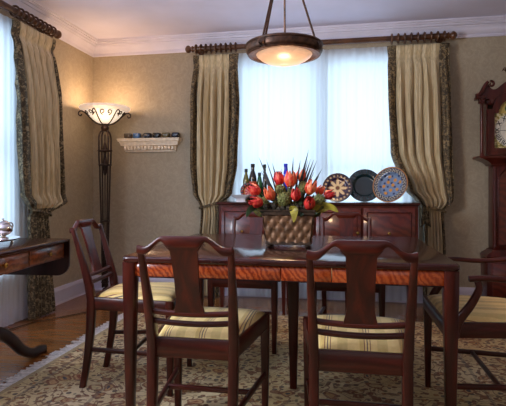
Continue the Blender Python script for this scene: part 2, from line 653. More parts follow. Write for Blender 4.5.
CROWN = [(0, ZC - 0.150), (0.014, ZC - 0.150), (0.016, ZC - 0.132), (0.010, ZC - 0.130), (0.012, ZC - 0.122), (0.026, ZC - 0.116), (0.032, ZC - 0.098),
         (0.050, ZC - 0.074), (0.062, ZC - 0.062), (0.064, ZC - 0.052), (0.080, ZC - 0.050), (0.086, ZC - 0.034), (0.098, ZC - 0.030), (0.100, ZC - 0.018), (0.112, ZC - 0.016), (0.114, ZC), (0, ZC)]
BASE = [(0, 0), (0.020, 0), (0.020, 0.012), (0.015, 0.014), (0.015, 0.118), (0.019, 0.124), (0.019, 0.132), (0.010, 0.146), (0.006, 0.158), (0, 0.16)]


def moulding(name, prof, wall, mat):
    mb = MB()
    if wall == 'back':
        rings = [[Vector((x + (1 if x < 0 else -1) * d, YB - d, z)) for d, z in prof] for x in (XL, XR)]
    elif wall == 'left':
        rings = [[Vector((XL + d, y + (1 if y < 0 else -1) * d, z)) for d, z in prof] for y in (YF, YB)]
    elif wall == 'right':
        rings = [[Vector((XR - d, y + (1 if y < 0 else -1) * d, z)) for d, z in prof] for y in (YF, YB)]
    else:
        rings = [[Vector((x + (1 if x < 0 else -1) * d, YF + d, z)) for d, z in prof] for x in (XL, XR)]
    mb.loft(rings)
    return struct(name, mb, mat, ang=50)


for i, w in enumerate(('back', 'left', 'right', 'front')):
    moulding('trim_%d' % (i + 1), CROWN, w, M['trim'])
    moulding('baseboard_' + w, BASE, w, M['trim'])


def window(idx, axis, pos, out, a0, a1, z0, z1):
    """sash window set into the wall opening, with glass and an inner casing"""
    mb = MB()
    def put(u0, u1, d0, d1, za, zb, m=mb):
        lo, hi = sorted((pos + d0 * out, pos + d1 * out))
        if axis == 'y':
            m.box(u0, u1, lo, hi, za, zb)
        else:
            m.box(lo, hi, u0, u1, za, zb)
    f = 0.032
    put(a0, a0 + f, 0.04, 0.12, z0, z1); put(a1 - f, a1, 0.04, 0.12, z0, z1)
    put(a0 + f, a1 - f, 0.04, 0.12, z0, z0 + f); put(a0 + f, a1 - f, 0.04, 0.12, z1 - f, z1)
    zm = (z0 + z1) / 2
    put(a0 + f, a1 - f, 0.05, 0.11, zm - 0.025, zm + 0.025)
    w = struct('window_%d' % idx, mb, M['frame'], smooth=False)
    g = MB(); put(a0 + f, a1 - f, 0.078, 0.084, z0 + f, z1 - f, g)
    o = g.build('window_pane', M['glass'], w, smooth=False); o['kind'] = 'structure'
    s = MB(); put(a0 - 0.018, a1 + 0.018, -0.030, 0.04, z0 - 0.03, z0, s)
    o = s.build('window_sill', M['frame'], w, smooth=False); o['kind'] = 'structure'
    c = MB()
    for q in ((a0 - 0.018, a0), (a1, a1 + 0.018)):
        put(q[0], q[1], -0.015, 0.0, z0, z1, c)
    put(a0 - 0.018, a1 + 0.018, -0.015, 0.0, z1, z1 + 0.06, c)
    o = c.build('window_casing', M['frame'], w, smooth=False); o['kind'] = 'structure'


for i, h in enumerate(W_BACK):
    window(i + 1, 'y', YB, 1, *h)
for i, h in enumerate(W_LEFT):
    window(i + 3, 'x', XL, -1, *h)

# ------------------------------------------------------------------ rug
rcx, rcy = (RX0 + RX1) / 2, (RY0 + RY1) / 2
rug = thing('floral_rug', (rcx, rcy, 0.0), 'large beige oriental floral rug with red and navy motifs under the dining table', 'rug')
MB().box(RX0 - rcx, RX1 - rcx, RY0 - rcy, RY1 - rcy, 0.0, 0.012).build('rug_field', M['rug'], rug, smooth=False)
for sgn in (-1, 1):
    mb = MB()
    xe = sgn * hx
    y = -hy
    while y < hy:
        wdt = random.uniform(0.008, 0.014)
        ln = random.uniform(0.060, 0.105)
        sk = random.uniform(-0.012, 0.012)
        z = random.uniform(0.004, 0.009)
        mb.loft([[Vector((xe, y, 0.001)), Vector((xe, y + wdt, 0.001)), Vector((xe, y + wdt, 0.010)), Vector((xe, y, 0.010))],
                 [Vector((xe + sgn * ln, y + sk, 0.001)), Vector((xe + sgn * ln, y + wdt * 0.7 + sk, 0.001)), Vector((xe + sgn * ln, y + wdt * 0.7 + sk, z)), Vector((xe + sgn * ln, y + sk, z))]])
        y += wdt * 1.02
    o = mb.build('fringe', M['fringe'], rug, smooth=False)
    tag(o, 'off white cotton fringe', kind='stuff')

# ------------------------------------------------------------------ curtains
def frame_pt(side, u, d, z):
    """u along the wall, d distance from it"""
    return Vector((u, YB - d, z)) if side == 'back' else Vector((XL + d, u, z))


def make_curtain(side, name, label, keys, pleats, trims, tie_z, tie_u, ring_us, rod_z, rod_d, seed, trim_mat, tail_dark=False, scarf=None):
    rnd = random.Random(seed)
    ph = [rnd.uniform(0, 6.28) for _ in range(4)]
    u_mid = (keys[0][1] + keys[0][2]) / 2
    root = thing(name, frame_pt(side, u_mid, 0.11, 0), label, 'curtain', 'silk curtains at the windows')
    off = frame_pt(side, u_mid, 0.11, 0)
    z_top, z_bot = keys[0][0], 0.012

    def P(u, v):
        z = z_top + (z_bot - z_top) * v
        l, r, amp, d = keyed(keys, z)
        ramp_ = smoothstep(0.0, 0.03, z_top - z)
        pinch = math.exp(-((z_top - 0.105 - z) / 0.045) ** 2)
        wob = 0.10 * math.sin(z * 2.3 + ph[0]) + 0.06 * math.sin(z * 5.1 + ph[1] + u * 4)
        f = math.sin(2 * PI * pleats * (u + wob * 0.16) + ph[2])
        f2 = math.sin(2 * PI * pleats * 1.7 * (u + wob * 0.2) + ph[3])
        g = 2 * abs(math.cos(PI * pleats * (u + wob * 0.16) + ph[2])) ** 0.8 - 1
        g = g * (0.78 + 0.22 * math.sin(u * 31 + ph[3] + z * 1.3))
        k = 0.45 + 0.55 * smoothstep(0.02, 0.30, z_top - z)
        dd = d + amp * (0.85 * g + 0.15 * f2) * k * (1 - 0.55 * pinch) - 0.020 * pinch
        uu = l + (r - l) * (u + 0.35 / pleats * 0.25 * math.sin(4 * PI * pleats * u + ph[2]) * (1 - pinch) / 1.0)
        return frame_pt(side, uu, max(0.092, dd), z) - off

    t0, t1 = trims
    nv = 120
    def sub(a, b):
        return lambda u, v: P(a + (b - a) * u, v)
    if tail_dark:
        P0 = P
        vcut = (z_top - tie_z + 0.01) / (z_top - z_bot)
        sub = lambda a, b: (lambda u, v: P0(a + (b - a) * u, v * vcut))
        MB().grid(lambda u, v: P0(u, vcut * 0.97 + v * (1 - vcut * 0.97)), int(pleats * 16), 50).build('tail', trim_mat, root, solid=0.006, ang=70)
    MB().grid(sub(t0, 1 - t1), int(pleats * 18), nv).build('panel', M['silk'], root, solid=0.004, ang=70)
    if t0:
        MB().grid(sub(0, t0), 14, nv).build('border', trim_mat, root, solid=0.006, ang=70)
    if t1:
        MB().grid(sub(1 - t1, 1), 14, nv).build('border', trim_mat, root, solid=0.006, ang=70)
    # tieback: a band round the gathered waist
    l, r, amp, d = keyed(keys, tie_z)
    rings = []
    N = 28
    for zz, k in ((-0.010, 0.98), (-0.007, 1.02), (0.007, 1.02), (0.010, 0.98)):
        rings.append([frame_pt(side, (l + r) / 2 + math.cos(a) * ((r - l) / 2 + 0.012) * k, d + math.sin(a) * (amp + 0.022) * k,
                               tie_z + zz + 0.03 * math.cos(a) * tie_u) - off for a in [2 * PI * q / N for q in range(N)]])
    MB().loft(rings, caps=False).build('tieback', trim_mat, root, solid=0.004)
    if scarf:
        a0, a1, zt_, zb_ = scarf
        def Q(u, v):
            w = 0.55 + 0.45 * v
            c0 = (a0 + a1) / 2
            return frame_pt(side, c0 + (u - 0.5) * (a1 - a0) * w, 0.185 + 0.012 * math.sin(u * 14) * w, zt_ + (zb_ - zt_) * v * (1 - 0.12 * math.sin(u * 3.1)) ) - off
        MB().grid(Q, 16, 14).build('tieback_scarf', M['border_green'], root, solid=0.005, ang=80)
    for ru in ring_us:
        mb = MB()
        c = frame_pt(side, ru, rod_d, rod_z) - off
        mb.torus(c, 0.038, 0.0085, axis='x' if side == 'back' else 'y', n=20, m=8)
        e = frame_pt(side, ru, rod_d, rod_z - 0.047) - off
        mb.torus(e, 0.008, 0.002, axis='y' if side == 'back' else 'x', n=10, m=6)
        mb.build('curtain_ring', M['rod'], root)
    return root


ROD_D = 0.115
lin_sp = lambda a, b, n: [a + (b - a) * i / (n - 1) for i in range(n)]
# keys: z, left, right, fold amplitude, distance from the wall
make_curtain('back', 'curtain', 'beige silk curtain with brown borders on the left side of the back window',
             [(2.385, -1.435, -0.975, 0.022, 0.115), (2.28, -1.43, -0.985, 0.022, 0.115), (1.9, -1.45, -0.965, 0.060, 0.135),
              (1.3, -1.455, -0.985, 0.060, 0.135), (1.02, -1.43, -1.04, 0.04, 0.12), (0.90, -1.355, -1.165, 0.03, 0.125),
              (0.84, -1.345, -1.16, 0.03, 0.125), (0.5, -1.37, -1.165, 0.03, 0.125), (0.0, -1.39, -1.165, 0.032, 0.125)],
             7, (0.13, 0.19), 0.905, 1, lin_sp(-1.40, -1.0, 9), 2.45, ROD_D, 3, M['border'])
make_curtain('back', 'curtain', 'beige silk curtain with brown borders right of the back window, by the clock',
             [(2.385, 0.435, 0.985, 0.022, 0.115), (2.28, 0.44, 0.975, 0.022, 0.115), (1.9, 0.44, 0.985, 0.060, 0.135),
              (1.4, 0.465, 1.0, 0.062, 0.135), (1.05, 0.60, 1.01, 0.045, 0.14), (0.96, 0.68, 1.0, 0.055, 0.16), (0.915, 0.71, 0.975, 0.05, 0.155), (0.885, 0.745, 0.93, 0.03, 0.13),
              (0.84, 0.745, 0.925, 0.028, 0.125), (0.5, 0.75, 0.94, 0.03, 0.125), (0.0, 0.75, 0.95, 0.032, 0.125)],
             7, (0.13, 0.17), 0.885, -1, lin_sp(0.47, 0.93, 9), 2.45, ROD_D, 5, M['border'], False, (0.71, 0.80, 0.915, 0.72))
make_curtain('left', 'curtain', 'beige silk curtain with green brown borders at the left wall window by the floor lamp',
             [(2.36, 3.30, 3.87, 0.022, 0.12), (2.25, 3.32, 3.87, 0.022, 0.12), (1.8, 3.35, 3.90, 0.062, 0.14),
              (1.25, 3.38, 3.93, 0.062, 0.14), (1.02, 3.42, 3.95, 0.05, 0.13), (0.95, 3.45, 3.94, 0.06, 0.15), (0.905, 3.50, 3.87, 0.045, 0.135), (0.88, 3.53, 3.78, 0.03, 0.13),
              (0.84, 3.50, 3.73, 0.03, 0.125), (0.5, 3.50, 3.78, 0.032, 0.125), (0.0, 3.50, 3.84, 0.034, 0.125)],
             7, (0.17, 0.08), 0.87, -1, lin_sp(3.34, 3.83, 9), 2.425, ROD_D, 9, M['border_green'], True)



def make_sheer(side, label, a0, a1, z1, seed, d=0.058):
    rnd = random.Random(seed)
    ph = [rnd.uniform(0, 6.28) for _ in range(3)]
    nf = (a1 - a0) / 0.062
    mid = (a0 + a1) / 2
    off = frame_pt(side, mid, d, 0)
    def P(u, v):
        z = z1 + (0.015 - z1) * v
        f = math.sin(2 * PI * nf * u + 2.6 * math.sin(u * 11 + ph[0]) + 0.25 * math.sin(z * 2 + ph[1])) * (0.7 + 0.3 * math.sin(u * 23 + ph[2]))
        dd = d + (0.005 + 0.005 * smoothstep(1.2, 0.0, z)) * f + 0.003 * math.sin(2 * PI * nf * 0.37 * u + ph[2] + z * 0.5)
        return frame_pt(side, a0 + (a1 - a0) * u, dd, z) - off
    o = MB().grid(P, int(nf * 8), 12).build('sheer_curtain', M['sheer'], ang=180)
    o.location = off
    return tag(o, label, 'sheer curtain', 'white sheers over the windows')


make_sheer('back', 'white sheer curtain over the left half of the back window', -1.10, -0.150, 2.40, 1, 0.066)
make_sheer('back', 'white sheer curtain over the right half of the back window behind the plates', -0.205, 0.72, 2.40, 2, 0.042)
make_sheer('left', 'white sheer curtain over the left wall window behind the side table', 1.55, 3.66, 2.38, 3)


def make_rod(side, label, a0, a1, z, finials):
    mid = (a0 + a1) / 2
    root = thing('curtain_rod', frame_pt(side, mid, ROD_D, 0), label, 'curtain rod')
    off = frame_pt(side, mid, ROD_D, 0)
    ax = 'x' if side == 'back' else 'y'
    mb = MB()
    mb.tube([frame_pt(side, a, ROD_D, z) - off for a in (a0, mid, a1)], 0.025, 14)
    mb.build('pole', M['rod'], root)
    for k, on in ((-1, finials[0]), (1, finials[1])):
        if not on: continue
        prof = [(0.022, 0), (0.030, 0.004), (0.030, 0.014), (0.018, 0.020), (0.024, 0.028), (0.036, 0.042), (0.038, 0.055), (0.030, 0.070), (0.016, 0.080), (0.004, 0.084)]
        e = a0 if k < 0 else a1
        rings = []
        for r, h in prof:
            rings.append([frame_pt(side, e + k * h, ROD_D + r * math.cos(t), z + r * math.sin(t)) - off for t in [2 * PI * q / 18 for q in range(18)]])
        MB().loft(rings).build('finial', M['rod'], root)
    for u in ((a0 + 0.05, mid, a1 - 0.05) if side == 'back' else (a1 - 0.04, a0 + 0.3)):
        mb = MB()
        mb.tube([frame_pt(side, u, 0.0, z) - off, frame_pt(side, u, 0.05, z) - off, frame_pt(side, u, ROD_D - 0.02, z) - off], 0.012, 10)
        mb.tube([frame_pt(side, u, 0.0, z) - off, frame_pt(side, u, 0.012, z) - off], 0.035, 16)
        mb.build('bracket', M['rod'], root)


make_rod('back', 'long turned brown wooden curtain rod above the back window', -1.43, 0.955, 2.45, (True, True))
make_rod('left', 'turned brown wooden curtain rod along the left wall', 1.30, 3.86, 2.425, (True, True))

# ------------------------------------------------------------------ dining table
TX0, TX1, TY0, TY1, TZ = -0.945, 0.462, 1.985, 3.13, 0.765
tcx, tcy = (TX0 + TX1) / 2, (TY0 + TY1) / 2
tb = thing('dining_table', (tcx, tcy, 0), 'large rectangular polished mahogany dining table standing on the floral rug', 'table')
hx_, hy_ = (TX1 - TX0) / 2, (TY1 - TY0) / 2
mb = MB()
def rrect(ax, ay, r, z, n=5):
    out = []
    for cx, cy, s in ((ax - r, ay - r, 0), (-ax + r, ay - r, 1), (-ax + r, -ay + r, 2), (ax - r, -ay + r, 3)):
        for q in range(n + 1):
            t = PI / 2 * (s + q / n)
            out.append(Vector((cx + r * math.cos(t), cy + r * math.sin(t), z)))
    return out
mb.loft([rrect(hx_ - 0.006, hy_ - 0.006, 0.03, TZ - 0.026), rrect(hx_, hy_, 0.035, TZ - 0.020), rrect(hx_, hy_, 0.035, TZ - 0.006), rrect(hx_ - 0.005, hy_ - 0.005, 0.032, TZ)])
mb.build('tabletop', M['polished'], tb, ang=50)
AZ0, AZ1 = TZ - 0.088, TZ - 0.026
ai = 0.028
seams = [-hx_ + 0.03, -0.208, 0.0, 0.208, hx_ - 0.03]
for sy in (-1, 1):
    for a, b in zip(seams, seams[1:]):
        y = sy * (hy_ - ai)
        MB().box(a + 0.0015, b - 0.0015, y - 0.010, y + 0.010, AZ0, AZ1, 0.002).build('apron', M['flame'], tb)
        MB().box(a + 0.0015, b - 0.0015, y - 0.0115, y + 0.0115, AZ0 - 0.003, AZ0 + 0.002).build('apron_bead', M['dark_mahogany'], tb)
for sx in (-1, 1):
    x = sx * (hx_ - ai)
    MB().box(x - 0.010, x + 0.010, -hy_ + 0.03, hy_ - 0.03, AZ0, AZ1, 0.002).build('apron', M['flame'], tb)
def table_leg(x, y, s0=0.055, s1=0.032, top=AZ1):
    mb = MB()
    rings = []
    for z, s in ((0.012, s1 * 0.92), (0.016, s1), (0.60, s0 * 0.95), (0.66, s0), (top, s0)):
        a = s / 2; c = 0.003
        rings.append([Vector((x + px, y + py, z)) for px, py in ((-a + c, -a), (a - c, -a), (a, -a + c), (a, a - c), (a - c, a), (-a + c, a), (-a, a - c), (-a, -a + c))])
    mb.loft(rings)
    return mb.build('leg', M['mahogany'], tb, ang=50)
for sx in (-1, 1):
    for sy in (-1, 1):
        table_leg(sx * (hx_ - 0.034), sy * (hy_ - 0.034))
table_leg(0.0, 0.0, 0.062, 0.036)
MB().box(-0.02, 0.02, -hy_ + 0.04, hy_ - 0.04, AZ0 + 0.005, AZ1).build('cross_bearer', M['dark_mahogany'], tb)

# ------------------------------------------------------------------ chairs
def chair_proto(loc, label, group, rz, wide=False, stripes=True):
    root = thing('dining_armchair' if wide else 'dining_chair', loc, label, 'armchair' if wide else 'chair', group, rz)
    wf = 0.275 if wide else 0.228        # half width at the front
    wr = 0.205 if wide else 0.158        # half width at the back
    wt = 0.222 if wide else 0.168        # half width at the ears
    yf, yr = 0.235, -0.225
    zs = 0.492
    FZ = 0.012

    def yb(z):
        if z < zs:
            t = (zs - z) / zs
            return yr - 0.055 * t * t
        t = (z - zs) / (0.87 - zs)
        return yr - 0.105 * t ** 1.15

    def xb(z):
        return wr + (wt - wr) * smoothstep(0.45, 0.86, z) - 0.006 * smoothstep(0.4, 0.0, z)
    # back legs and stiles: one curved piece each
    for s in (-1, 1):
        zsq = [FZ, 0.1, 0.2, 0.3, 0.4, 0.475, 0.55, 0.65, 0.75, 0.82, 0.845]
        rings = []
        for z in zsq:
            w = 0.030 + 0.004 * smoothstep(0.0, 0.4, z) - 0.012 * smoothstep(0.5, 0.84, z)
            dpt = 0.030 + 0.012 * smoothstep(0.0, 0.4, z) - 0.020 * smoothstep(0.5, 0.84, z)
            a, b, c = w / 2, dpt / 2, 0.003
            x, y = s * xb(z), yb(z)
            rings.append([Vector((x + p, y + q, z)) for p, q in ((-a + c, -b), (a - c, -b), (a, -b + c), (a, b - c), (a - c, b), (-a + c, b), (-a, b - c), (-a, -b + c))])
        MB().loft(rings).build('back_leg', M['mahogany'], root, ang=50)
        # front leg
        rings = []
        for z, sz in ((FZ, 0.026), (0.39, 0.038), (zs, 0.040)):
            a, c = sz / 2, 0.003
            x, y = s * (wf - 0.020), yf - 0.022
            rings.append([Vector((x + p, y + q, z)) for p, q in ((-a + c, -a), (a - c, -a), (a, -a + c), (a, a - c), (a - c, a), (-a + c, a), (-a, a - c), (-a, -a + c))])
        MB().loft(rings).build('front_leg', M['mahogany'], root, ang=50)
    # seat rails
    rail_h, zc = 0.066, zs - 0.033
    for s in (-1, 1):
        MB().bar([(s * (wr), yr + 0.012, zc), (s * (wf - 0.016), yf - 0.035, zc)], 0.022, rail_h).build('seat_rail', M['mahogany_y'], root, ang=50)
    MB().bar([(-wf + 0.035, yf - 0.012, zc), (wf - 0.035, yf - 0.012, zc)], 0.022, rail_h).build('seat_rail', M['mahogany_x'], root, ang=50)
    MB().bar([(-wr + 0.012, yr + 0.002, zc), (wr - 0.012, yr + 0.002, zc)], 0.022, rail_h + 0.008).build('seat_rail', M['mahogany_x'], root, ang=50)
    # drop-in cushion
    def cushion(u, v):
        y = (yr + 0.018) + (yf - 0.006 - yr - 0.018) * v
        w = (wr - 0.004) + (wf - 0.006 - wr + 0.004) * v
        a, b = 2 * u - 1, 2 * v - 1
        dome = (1 - abs(a) ** 4.5) * (1 - abs(b) ** 4.5)
        return Vector((w * a, y, zs - 0.010 + 0.042 * dome ** 0.45))
    mb = MB(); mb.grid(cushion, 22, 22)
    mb.build('seat', M['stripe'], root, ang=85)
    mb = MB()
    # crest rail with ogee shoulders
    N = 44
    W = wt + 0.008
    rings = []
    for i in range(N + 1):
        x = -W + 2 * W * i / N
        q = abs(x) / W
        rise = 1 - smoothstep(0.42, 0.86, q)
        top = 0.852 + 0.040 * rise + 0.004 * smoothstep(0.9, 1.0, q)
        bot = top - 0.028 - 0.016 * (1 - smoothstep(0.26, 0.46, q)) * (1 if q > 0.0 else 1) + 0.010 * smoothstep(0.30, 0.50, q) * (1 - smoothstep(0.5, 0.8, q))
        y0 = yb(0.86) - 0.012 * (1 - q * q)
        t = 0.012
        rings.append([Vector((x, y0 - t + 0.003, bot)), Vector((x, y0 + t - 0.003, bot)), Vector((x, y0 + t, bot + 0.004)), Vector((x, y0 + t, top - 0.004)),
                      Vector((x, y0 + t - 0.004, top)), Vector((x, y0 - t + 0.004, top)), Vector((x, y0 - t, top - 0.004)), Vector((x, y0 - t, bot + 0.004))])
    mb.loft(rings)
    mb.build('crest_rail', M['mahogany_x'], root, ang=50)
    # splat
    rings = []
    for i in range(22):
        z = 0.600 + (0.862 - 0.600) * i / 21
        hw = 0.046 + 0.012 * smoothstep(0.66, 0.59, z) + 0.004 * smoothstep(0.72, 0.84, z) + 0.020 * smoothstep(0.835, 0.862, z)
        hw *= 1.12 if wide else 1.0
        y0 = yb(z) - 0.012
        t = 0.006
        rings.append([Vector((-hw, y0 - t, z)), Vector((hw, y0 - t, z)), Vector((hw, y0 + t, z)), Vector((-hw, y0 + t, z))])
    MB().loft(rings).build('splat', M['mahogany'], root, ang=50)
    # two lower cross rails, bowed
    for z in (0.602, 0.564):
        pts = []
        for i in range(13):
            a = -1 + i / 6
            pts.append((a * (xb(z) - 0.008), yb(z) - 0.010 * (1 - a * a), z - 0.006 * (1 - a * a)))
        MB().bar(pts, 0.018, 0.020, bev=0.5).build('back_rail', M['mahogany_x'], root, ang=50)
    # H stretcher
    zt = 0.215
    for s in (-1, 1):
        MB().bar([(s * (xb(zt)), yb(zt) + 0.012, zt), (s * (wf - 0.022), yf - 0.036, zt)], 0.016, 0.022).build('stretcher', M['mahogany_y'], root, ang=50)
    xm = (xb(zt) + wf - 0.022) / 2
    MB().bar([(-xm + 0.006, 0.0, zt), (xm - 0.006, 0.0, zt)], 0.016, 0.020).build('stretcher', M['mahogany_x'], root, ang=50)
    if wide:
        for s in (-1, 1):
            p = catmull([(s * (wf - 0.010), yf - 0.035, 0.43), (s * (wf + 0.000), yf - 0.055, 0.50), (s * (wf + 0.006), yf - 0.105, 0.575),
                         (s * (wf + 0.008), yf - 0.135, 0.64), (s * (wf + 0.006), yf - 0.130, 0.672)], 5)
            MB().bar(p, [0.028 - 0.008 * i / (len(p) - 1) for i in range(len(p))], [0.046 - 0.020 * math.sin(PI * 0.5 * i / (len(p) - 1)) for i in range(len(p))], up=(0, 1, 0.3), bev=0.4).build('arm_support', M['mahogany'], root, ang=50)
            p = catmull([(s * (wf + 0.008), yf - 0.095, 0.682), (s * (wf + 0.012), yf - 0.16, 0.688), (s * (wf + 0.010), yf - 0.27, 0.682), (s * (wf - 0.005), yf - 0.37, 0.690),
                         (s * (wt - 0.002), yb(0.725) + 0.006, 0.722)], 6)
            MB().bar(p, [0.036 - 0.010 * i / (len(p) - 1) for i in range(len(p))], 0.022, bev=0.5).build('armrest', M['mahogany_y'], root, ang=50)
    return root


GC = 'mahogany dining chairs around the table'
c1 = chair_proto((-0.545, 1.985, 0), 'mahogany side chair seen from behind at the near left of the table', GC, 0)
def chair(x, y, rz, label, jitter=0.0):
    c = copy_tree(c1)
    c.location = (x, y, 0)
    c.rotation_euler = (0, 0, rz)
    c['label'] = label
    return c
chair(0.068, 1.945, 0.0, 'mahogany side chair seen from behind at the near right of the table, the largest chair')
chair(-0.620, 3.285, R(180), 'mahogany side chair across the table on the left, behind the flower basket')
chair(0.045, 3.290, R(180), 'mahogany side chair across the table on the right, in front of the standing plates')
chair(-1.075, 2.545, R(-86), 'mahogany side chair at the left end of the table, turned sideways before the floor lamp')
chair_proto((0.672, 2.450, 0), 'mahogany armchair with curved arms and yellow striped seat at the right end of the table', GC, R(90), wide=True)

# ------------------------------------------------------------------ sideboard
SX0, SX1, SY0, SY1, SZ = -1.055, 0.640, 4.10, 4.54, 0.950
scx = (SX0 + SX1) / 2
scy = (SY0 + SY1) / 2
sb_ = thing('sideboard', (scx, scy, 0), 'long mahogany sideboard on short legs below the back window', 'sideboard')
w2, d2 = (SX1 - SX0) / 2, (SY1 - SY0) / 2
MB().loft([[Vector((sx * (w2 - k), sy * (d2 - k), z)) for sx, sy in ((-1, -1), (1, -1), (1, 1), (-1, 1))] for k, z in ((0.006, SZ - 0.024), (0, SZ - 0.020), (0, SZ - 0.006), (0.005, SZ))]).build('sideboard_top', M['polished'], sb_, smooth=False)
MB().box(-w2 + 0.015, w2 - 0.015, -d2 + 0.02, d2 - 0.01, 0.36, SZ - 0.024).build('carcass', M['red_mahogany'], sb_, smooth=False)
yfp = -d2 + 0.02
xs = [-w2 + 0.03, -w2 + 0.46, 0.0, w2 - 0.46, w2 - 0.03]
for i, (a, b) in enumerate(zip(xs, xs[1:])):
    dr = MB().box(a + 0.008, b - 0.008, yfp - 0.014, yfp, 0.385, SZ - 0.045, 0.003).build('door', M['panel_flame'], sb_)
    mb = MB()
    za, zb = 0.42, SZ - 0.08
    xa, xb_ = a + 0.04, b - 0.04
    for p0, p1 in (((xa, za), (xb_, za)), ((xb_, za), (xb_, zb)), ((xb_, zb), (xa, zb)), ((xa, zb), (xa, za))):
        mb.bar([(p0[0], yfp - 0.016, p0[1]), (p1[0], yfp - 0.016, p1[1])], 0.007, 0.007, up=(0, 1, 0))
    mb.build('panel_moulding', M['mahogany'], dr)
    kx = b - 0.035 if i % 2 == 0 else a + 0.035
    if i in (0,): kx = (a + b) / 2 - 0.02
    if i == 3: kx = (a + b) / 2 - 0.0
    MB().lathe([(0.004, 0), (0.004, 0.012), (0.011, 0.016), (0.012, 0.022), (0.006, 0.027)], (kx, yfp - 0.014, 0.70), 14, 'y').build('knob', M['brass'], dr)
for sx in (-1, -0.33, 0.33, 1):
    for sy in (-1, 1):
        x, y = sx * (w2 - 0.04), sy * (d2 - 0.04)
        MB().loft([[Vector((x + p * s, y + q * s, z)) for p, q in ((-1, -1), (1, -1), (1, 1), (-1, 1))] for z, s in ((0, 0.012), (0.30, 0.020), (0.36, 0.022))]).build('leg', M['red_mahogany'], sb_, smooth=False)

# ------------------------------------------------------------------ painted plates
def plate(loc, r, fn, tilt, yaw, label, rim=None, roll=0):
    """standing plate: polar grid disc in its own plane, coloured per vertex, leaning back"""
    bm = bmesh.new()
    NR, NA = 26, 96
    prof = lambda q: -0.020 * (q < 0.55) * 1.0 - (0 if q < 0.55 else (1 - smoothstep(0.55, 0.72, q)) * 0.020) 
    cols = []
    Mx = Matrix.Translation((0, 0, r * math.cos(tilt) + 0.001)) @ Matrix.Rotation(yaw, 4, 'Z') @ Matrix.Rotation(-tilt, 4, 'X') @ Matrix.Rotation(roll, 4, 'Y')
    vs = []
    for face in (0, 1):
        rows = []
        for i in range(NR + 1):
            q = i / NR
            row = []
            for j in range(NA):
                a = 2 * PI * j / NA
                d = prof(q)
                p = Vector((r * q * math.cos(a), (-d if face == 0 else -d + 0.006 * (1 - q ** 6)), r * q * math.sin(a)))
                row.append(bm.verts.new(Mx @ p))
                cols.append(fn(q, a) if face == 0 else (200, 190, 180))
            rows.append(row)
        for i in range(NR):
            for j in range(NA):
                k = (j + 1) % NA
                f = (rows[i][j], rows[i][k], rows[i + 1][k], rows[i + 1][j])
                if face: f = tuple(reversed(f))
                bm.faces.new(f)
        vs.append(rows)
    for j in range(NA):
        k = (j + 1) % NA
        bm.faces.new((vs[0][NR][j], vs[0][NR][k], vs[1][NR][k], vs[1][NR][j]))
    for f in bm.faces: f.smooth = True
    me = bpy.data.meshes.new('plate')
    bm.to_mesh(me); bm.free()
    ca = me.color_attributes.new('Col', 'FLOAT_COLOR', 'POINT')
    for i, c in enumerate(cols):
        ca.data[i].color = lin(c)
    me.materials.append(M['painted'])
    o = bpy.data.objects.new('decorative_plate', me)
    o.location = loc
    COL.objects.link(o)
    return tag(o, label, 'plate', 'decorative plates on the sideboard')


def f_star(q, a):
    if q > 0.94: return (30, 24, 30)
    if q > 0.70:
        return (190, 160, 120) if math.cos(20 * a) > 0.35 and 0.76 < q < 0.88 else (40, 32, 50)
    if q < 0.12: return (90, 46, 36)
    if q < 0.18: return (200, 170, 120)
    pet = abs(math.cos(4 * a))
    edge = 0.30 + 0.38 * pet ** 1.6
    if q < edge:
        return (224, 196, 150) if q < edge - 0.06 else (150, 104, 70)
    return (50, 40, 66)


def f_teal(q, a):
    if q > 0.96: return (20, 34, 38)
    if q > 0.7: return (12, 34, 40) if math.sin(40 * a) < 0.85 else (26, 56, 60)
    return (14, 42, 48)


def f_blue(q, a):
    x, y = q * math.cos(a), q * math.sin(a)
    if q > 0.95: return (170, 112, 48)
    if q > 0.70:
        s = math.sin(30 * a) * math.sin(q * 44)
        return (170, 158, 132) if s > 0.25 else (44, 46, 62)
    for i in range(9):
        t = i * 2.399
        rr = 0.19 * math.sqrt(i + 0.4)
        if (x - rr * math.cos(t)) ** 2 + (y - rr * math.sin(t)) ** 2 < 0.0085:
            return (190, 128, 44)
    if math.sin(x * 16 + 1) * math.sin(y * 16) > 0.55: return (40, 48, 84)
    return (104, 124, 152)


def f_red(q, a):
    if q > 0.93: return (26, 22, 26)
    if q > 0.62: return (30, 26, 32) if math.cos(14 * a) < 0.3 else (150, 60, 44)
    if q > 0.5: return (190, 120, 60)
    if q > 0.22: return (170, 40, 50) if math.cos(8 * a) > -0.2 else (210, 140, 110)
    return (206, 90, 80)


plate((-0.022, 4.30, SZ), 0.130, f_star, R(14), R(-4), 'round plate with cream star on dark ground, leftmost of the three plates')
plate((0.215, 4.44, SZ), 0.150, f_teal, R(14), R(-4), 'plain dark teal plate standing between the two patterned plates', roll=0)
plate((0.420, 4.30, SZ), 0.158, f_blue, R(16), R(-30), 'blue plate with gold dots and orange rim, nearest the right curtain')
plate((-0.815, 4.34, SZ + 0.020), 0.078, f_red, R(12), R(6), 'small dark plate with red flower centre leaning by the bottles')

# footed white dish
ds = thing('footed_dish', (-0.862, 4.22, SZ), 'low white footed dish on the left end of the sideboard', 'dish')
MB().loft([rrect(0.045, 0.03, 0.012, 0.0), rrect(0.040, 0.026, 0.012, 0.020), rrect(0.048, 0.032, 0.014, 0.034)]).build('foot', M['white_china'], ds)
MB().loft([rrect(0.050, 0.034, 0.014, 0.034), rrect(0.080, 0.050, 0.018, 0.052), rrect(0.090, 0.058, 0.02, 0.062), rrect(0.086, 0.054, 0.02, 0.062), rrect(0.060, 0.04, 0.018, 0.048)]).build('bowl', M['white_china'], ds)

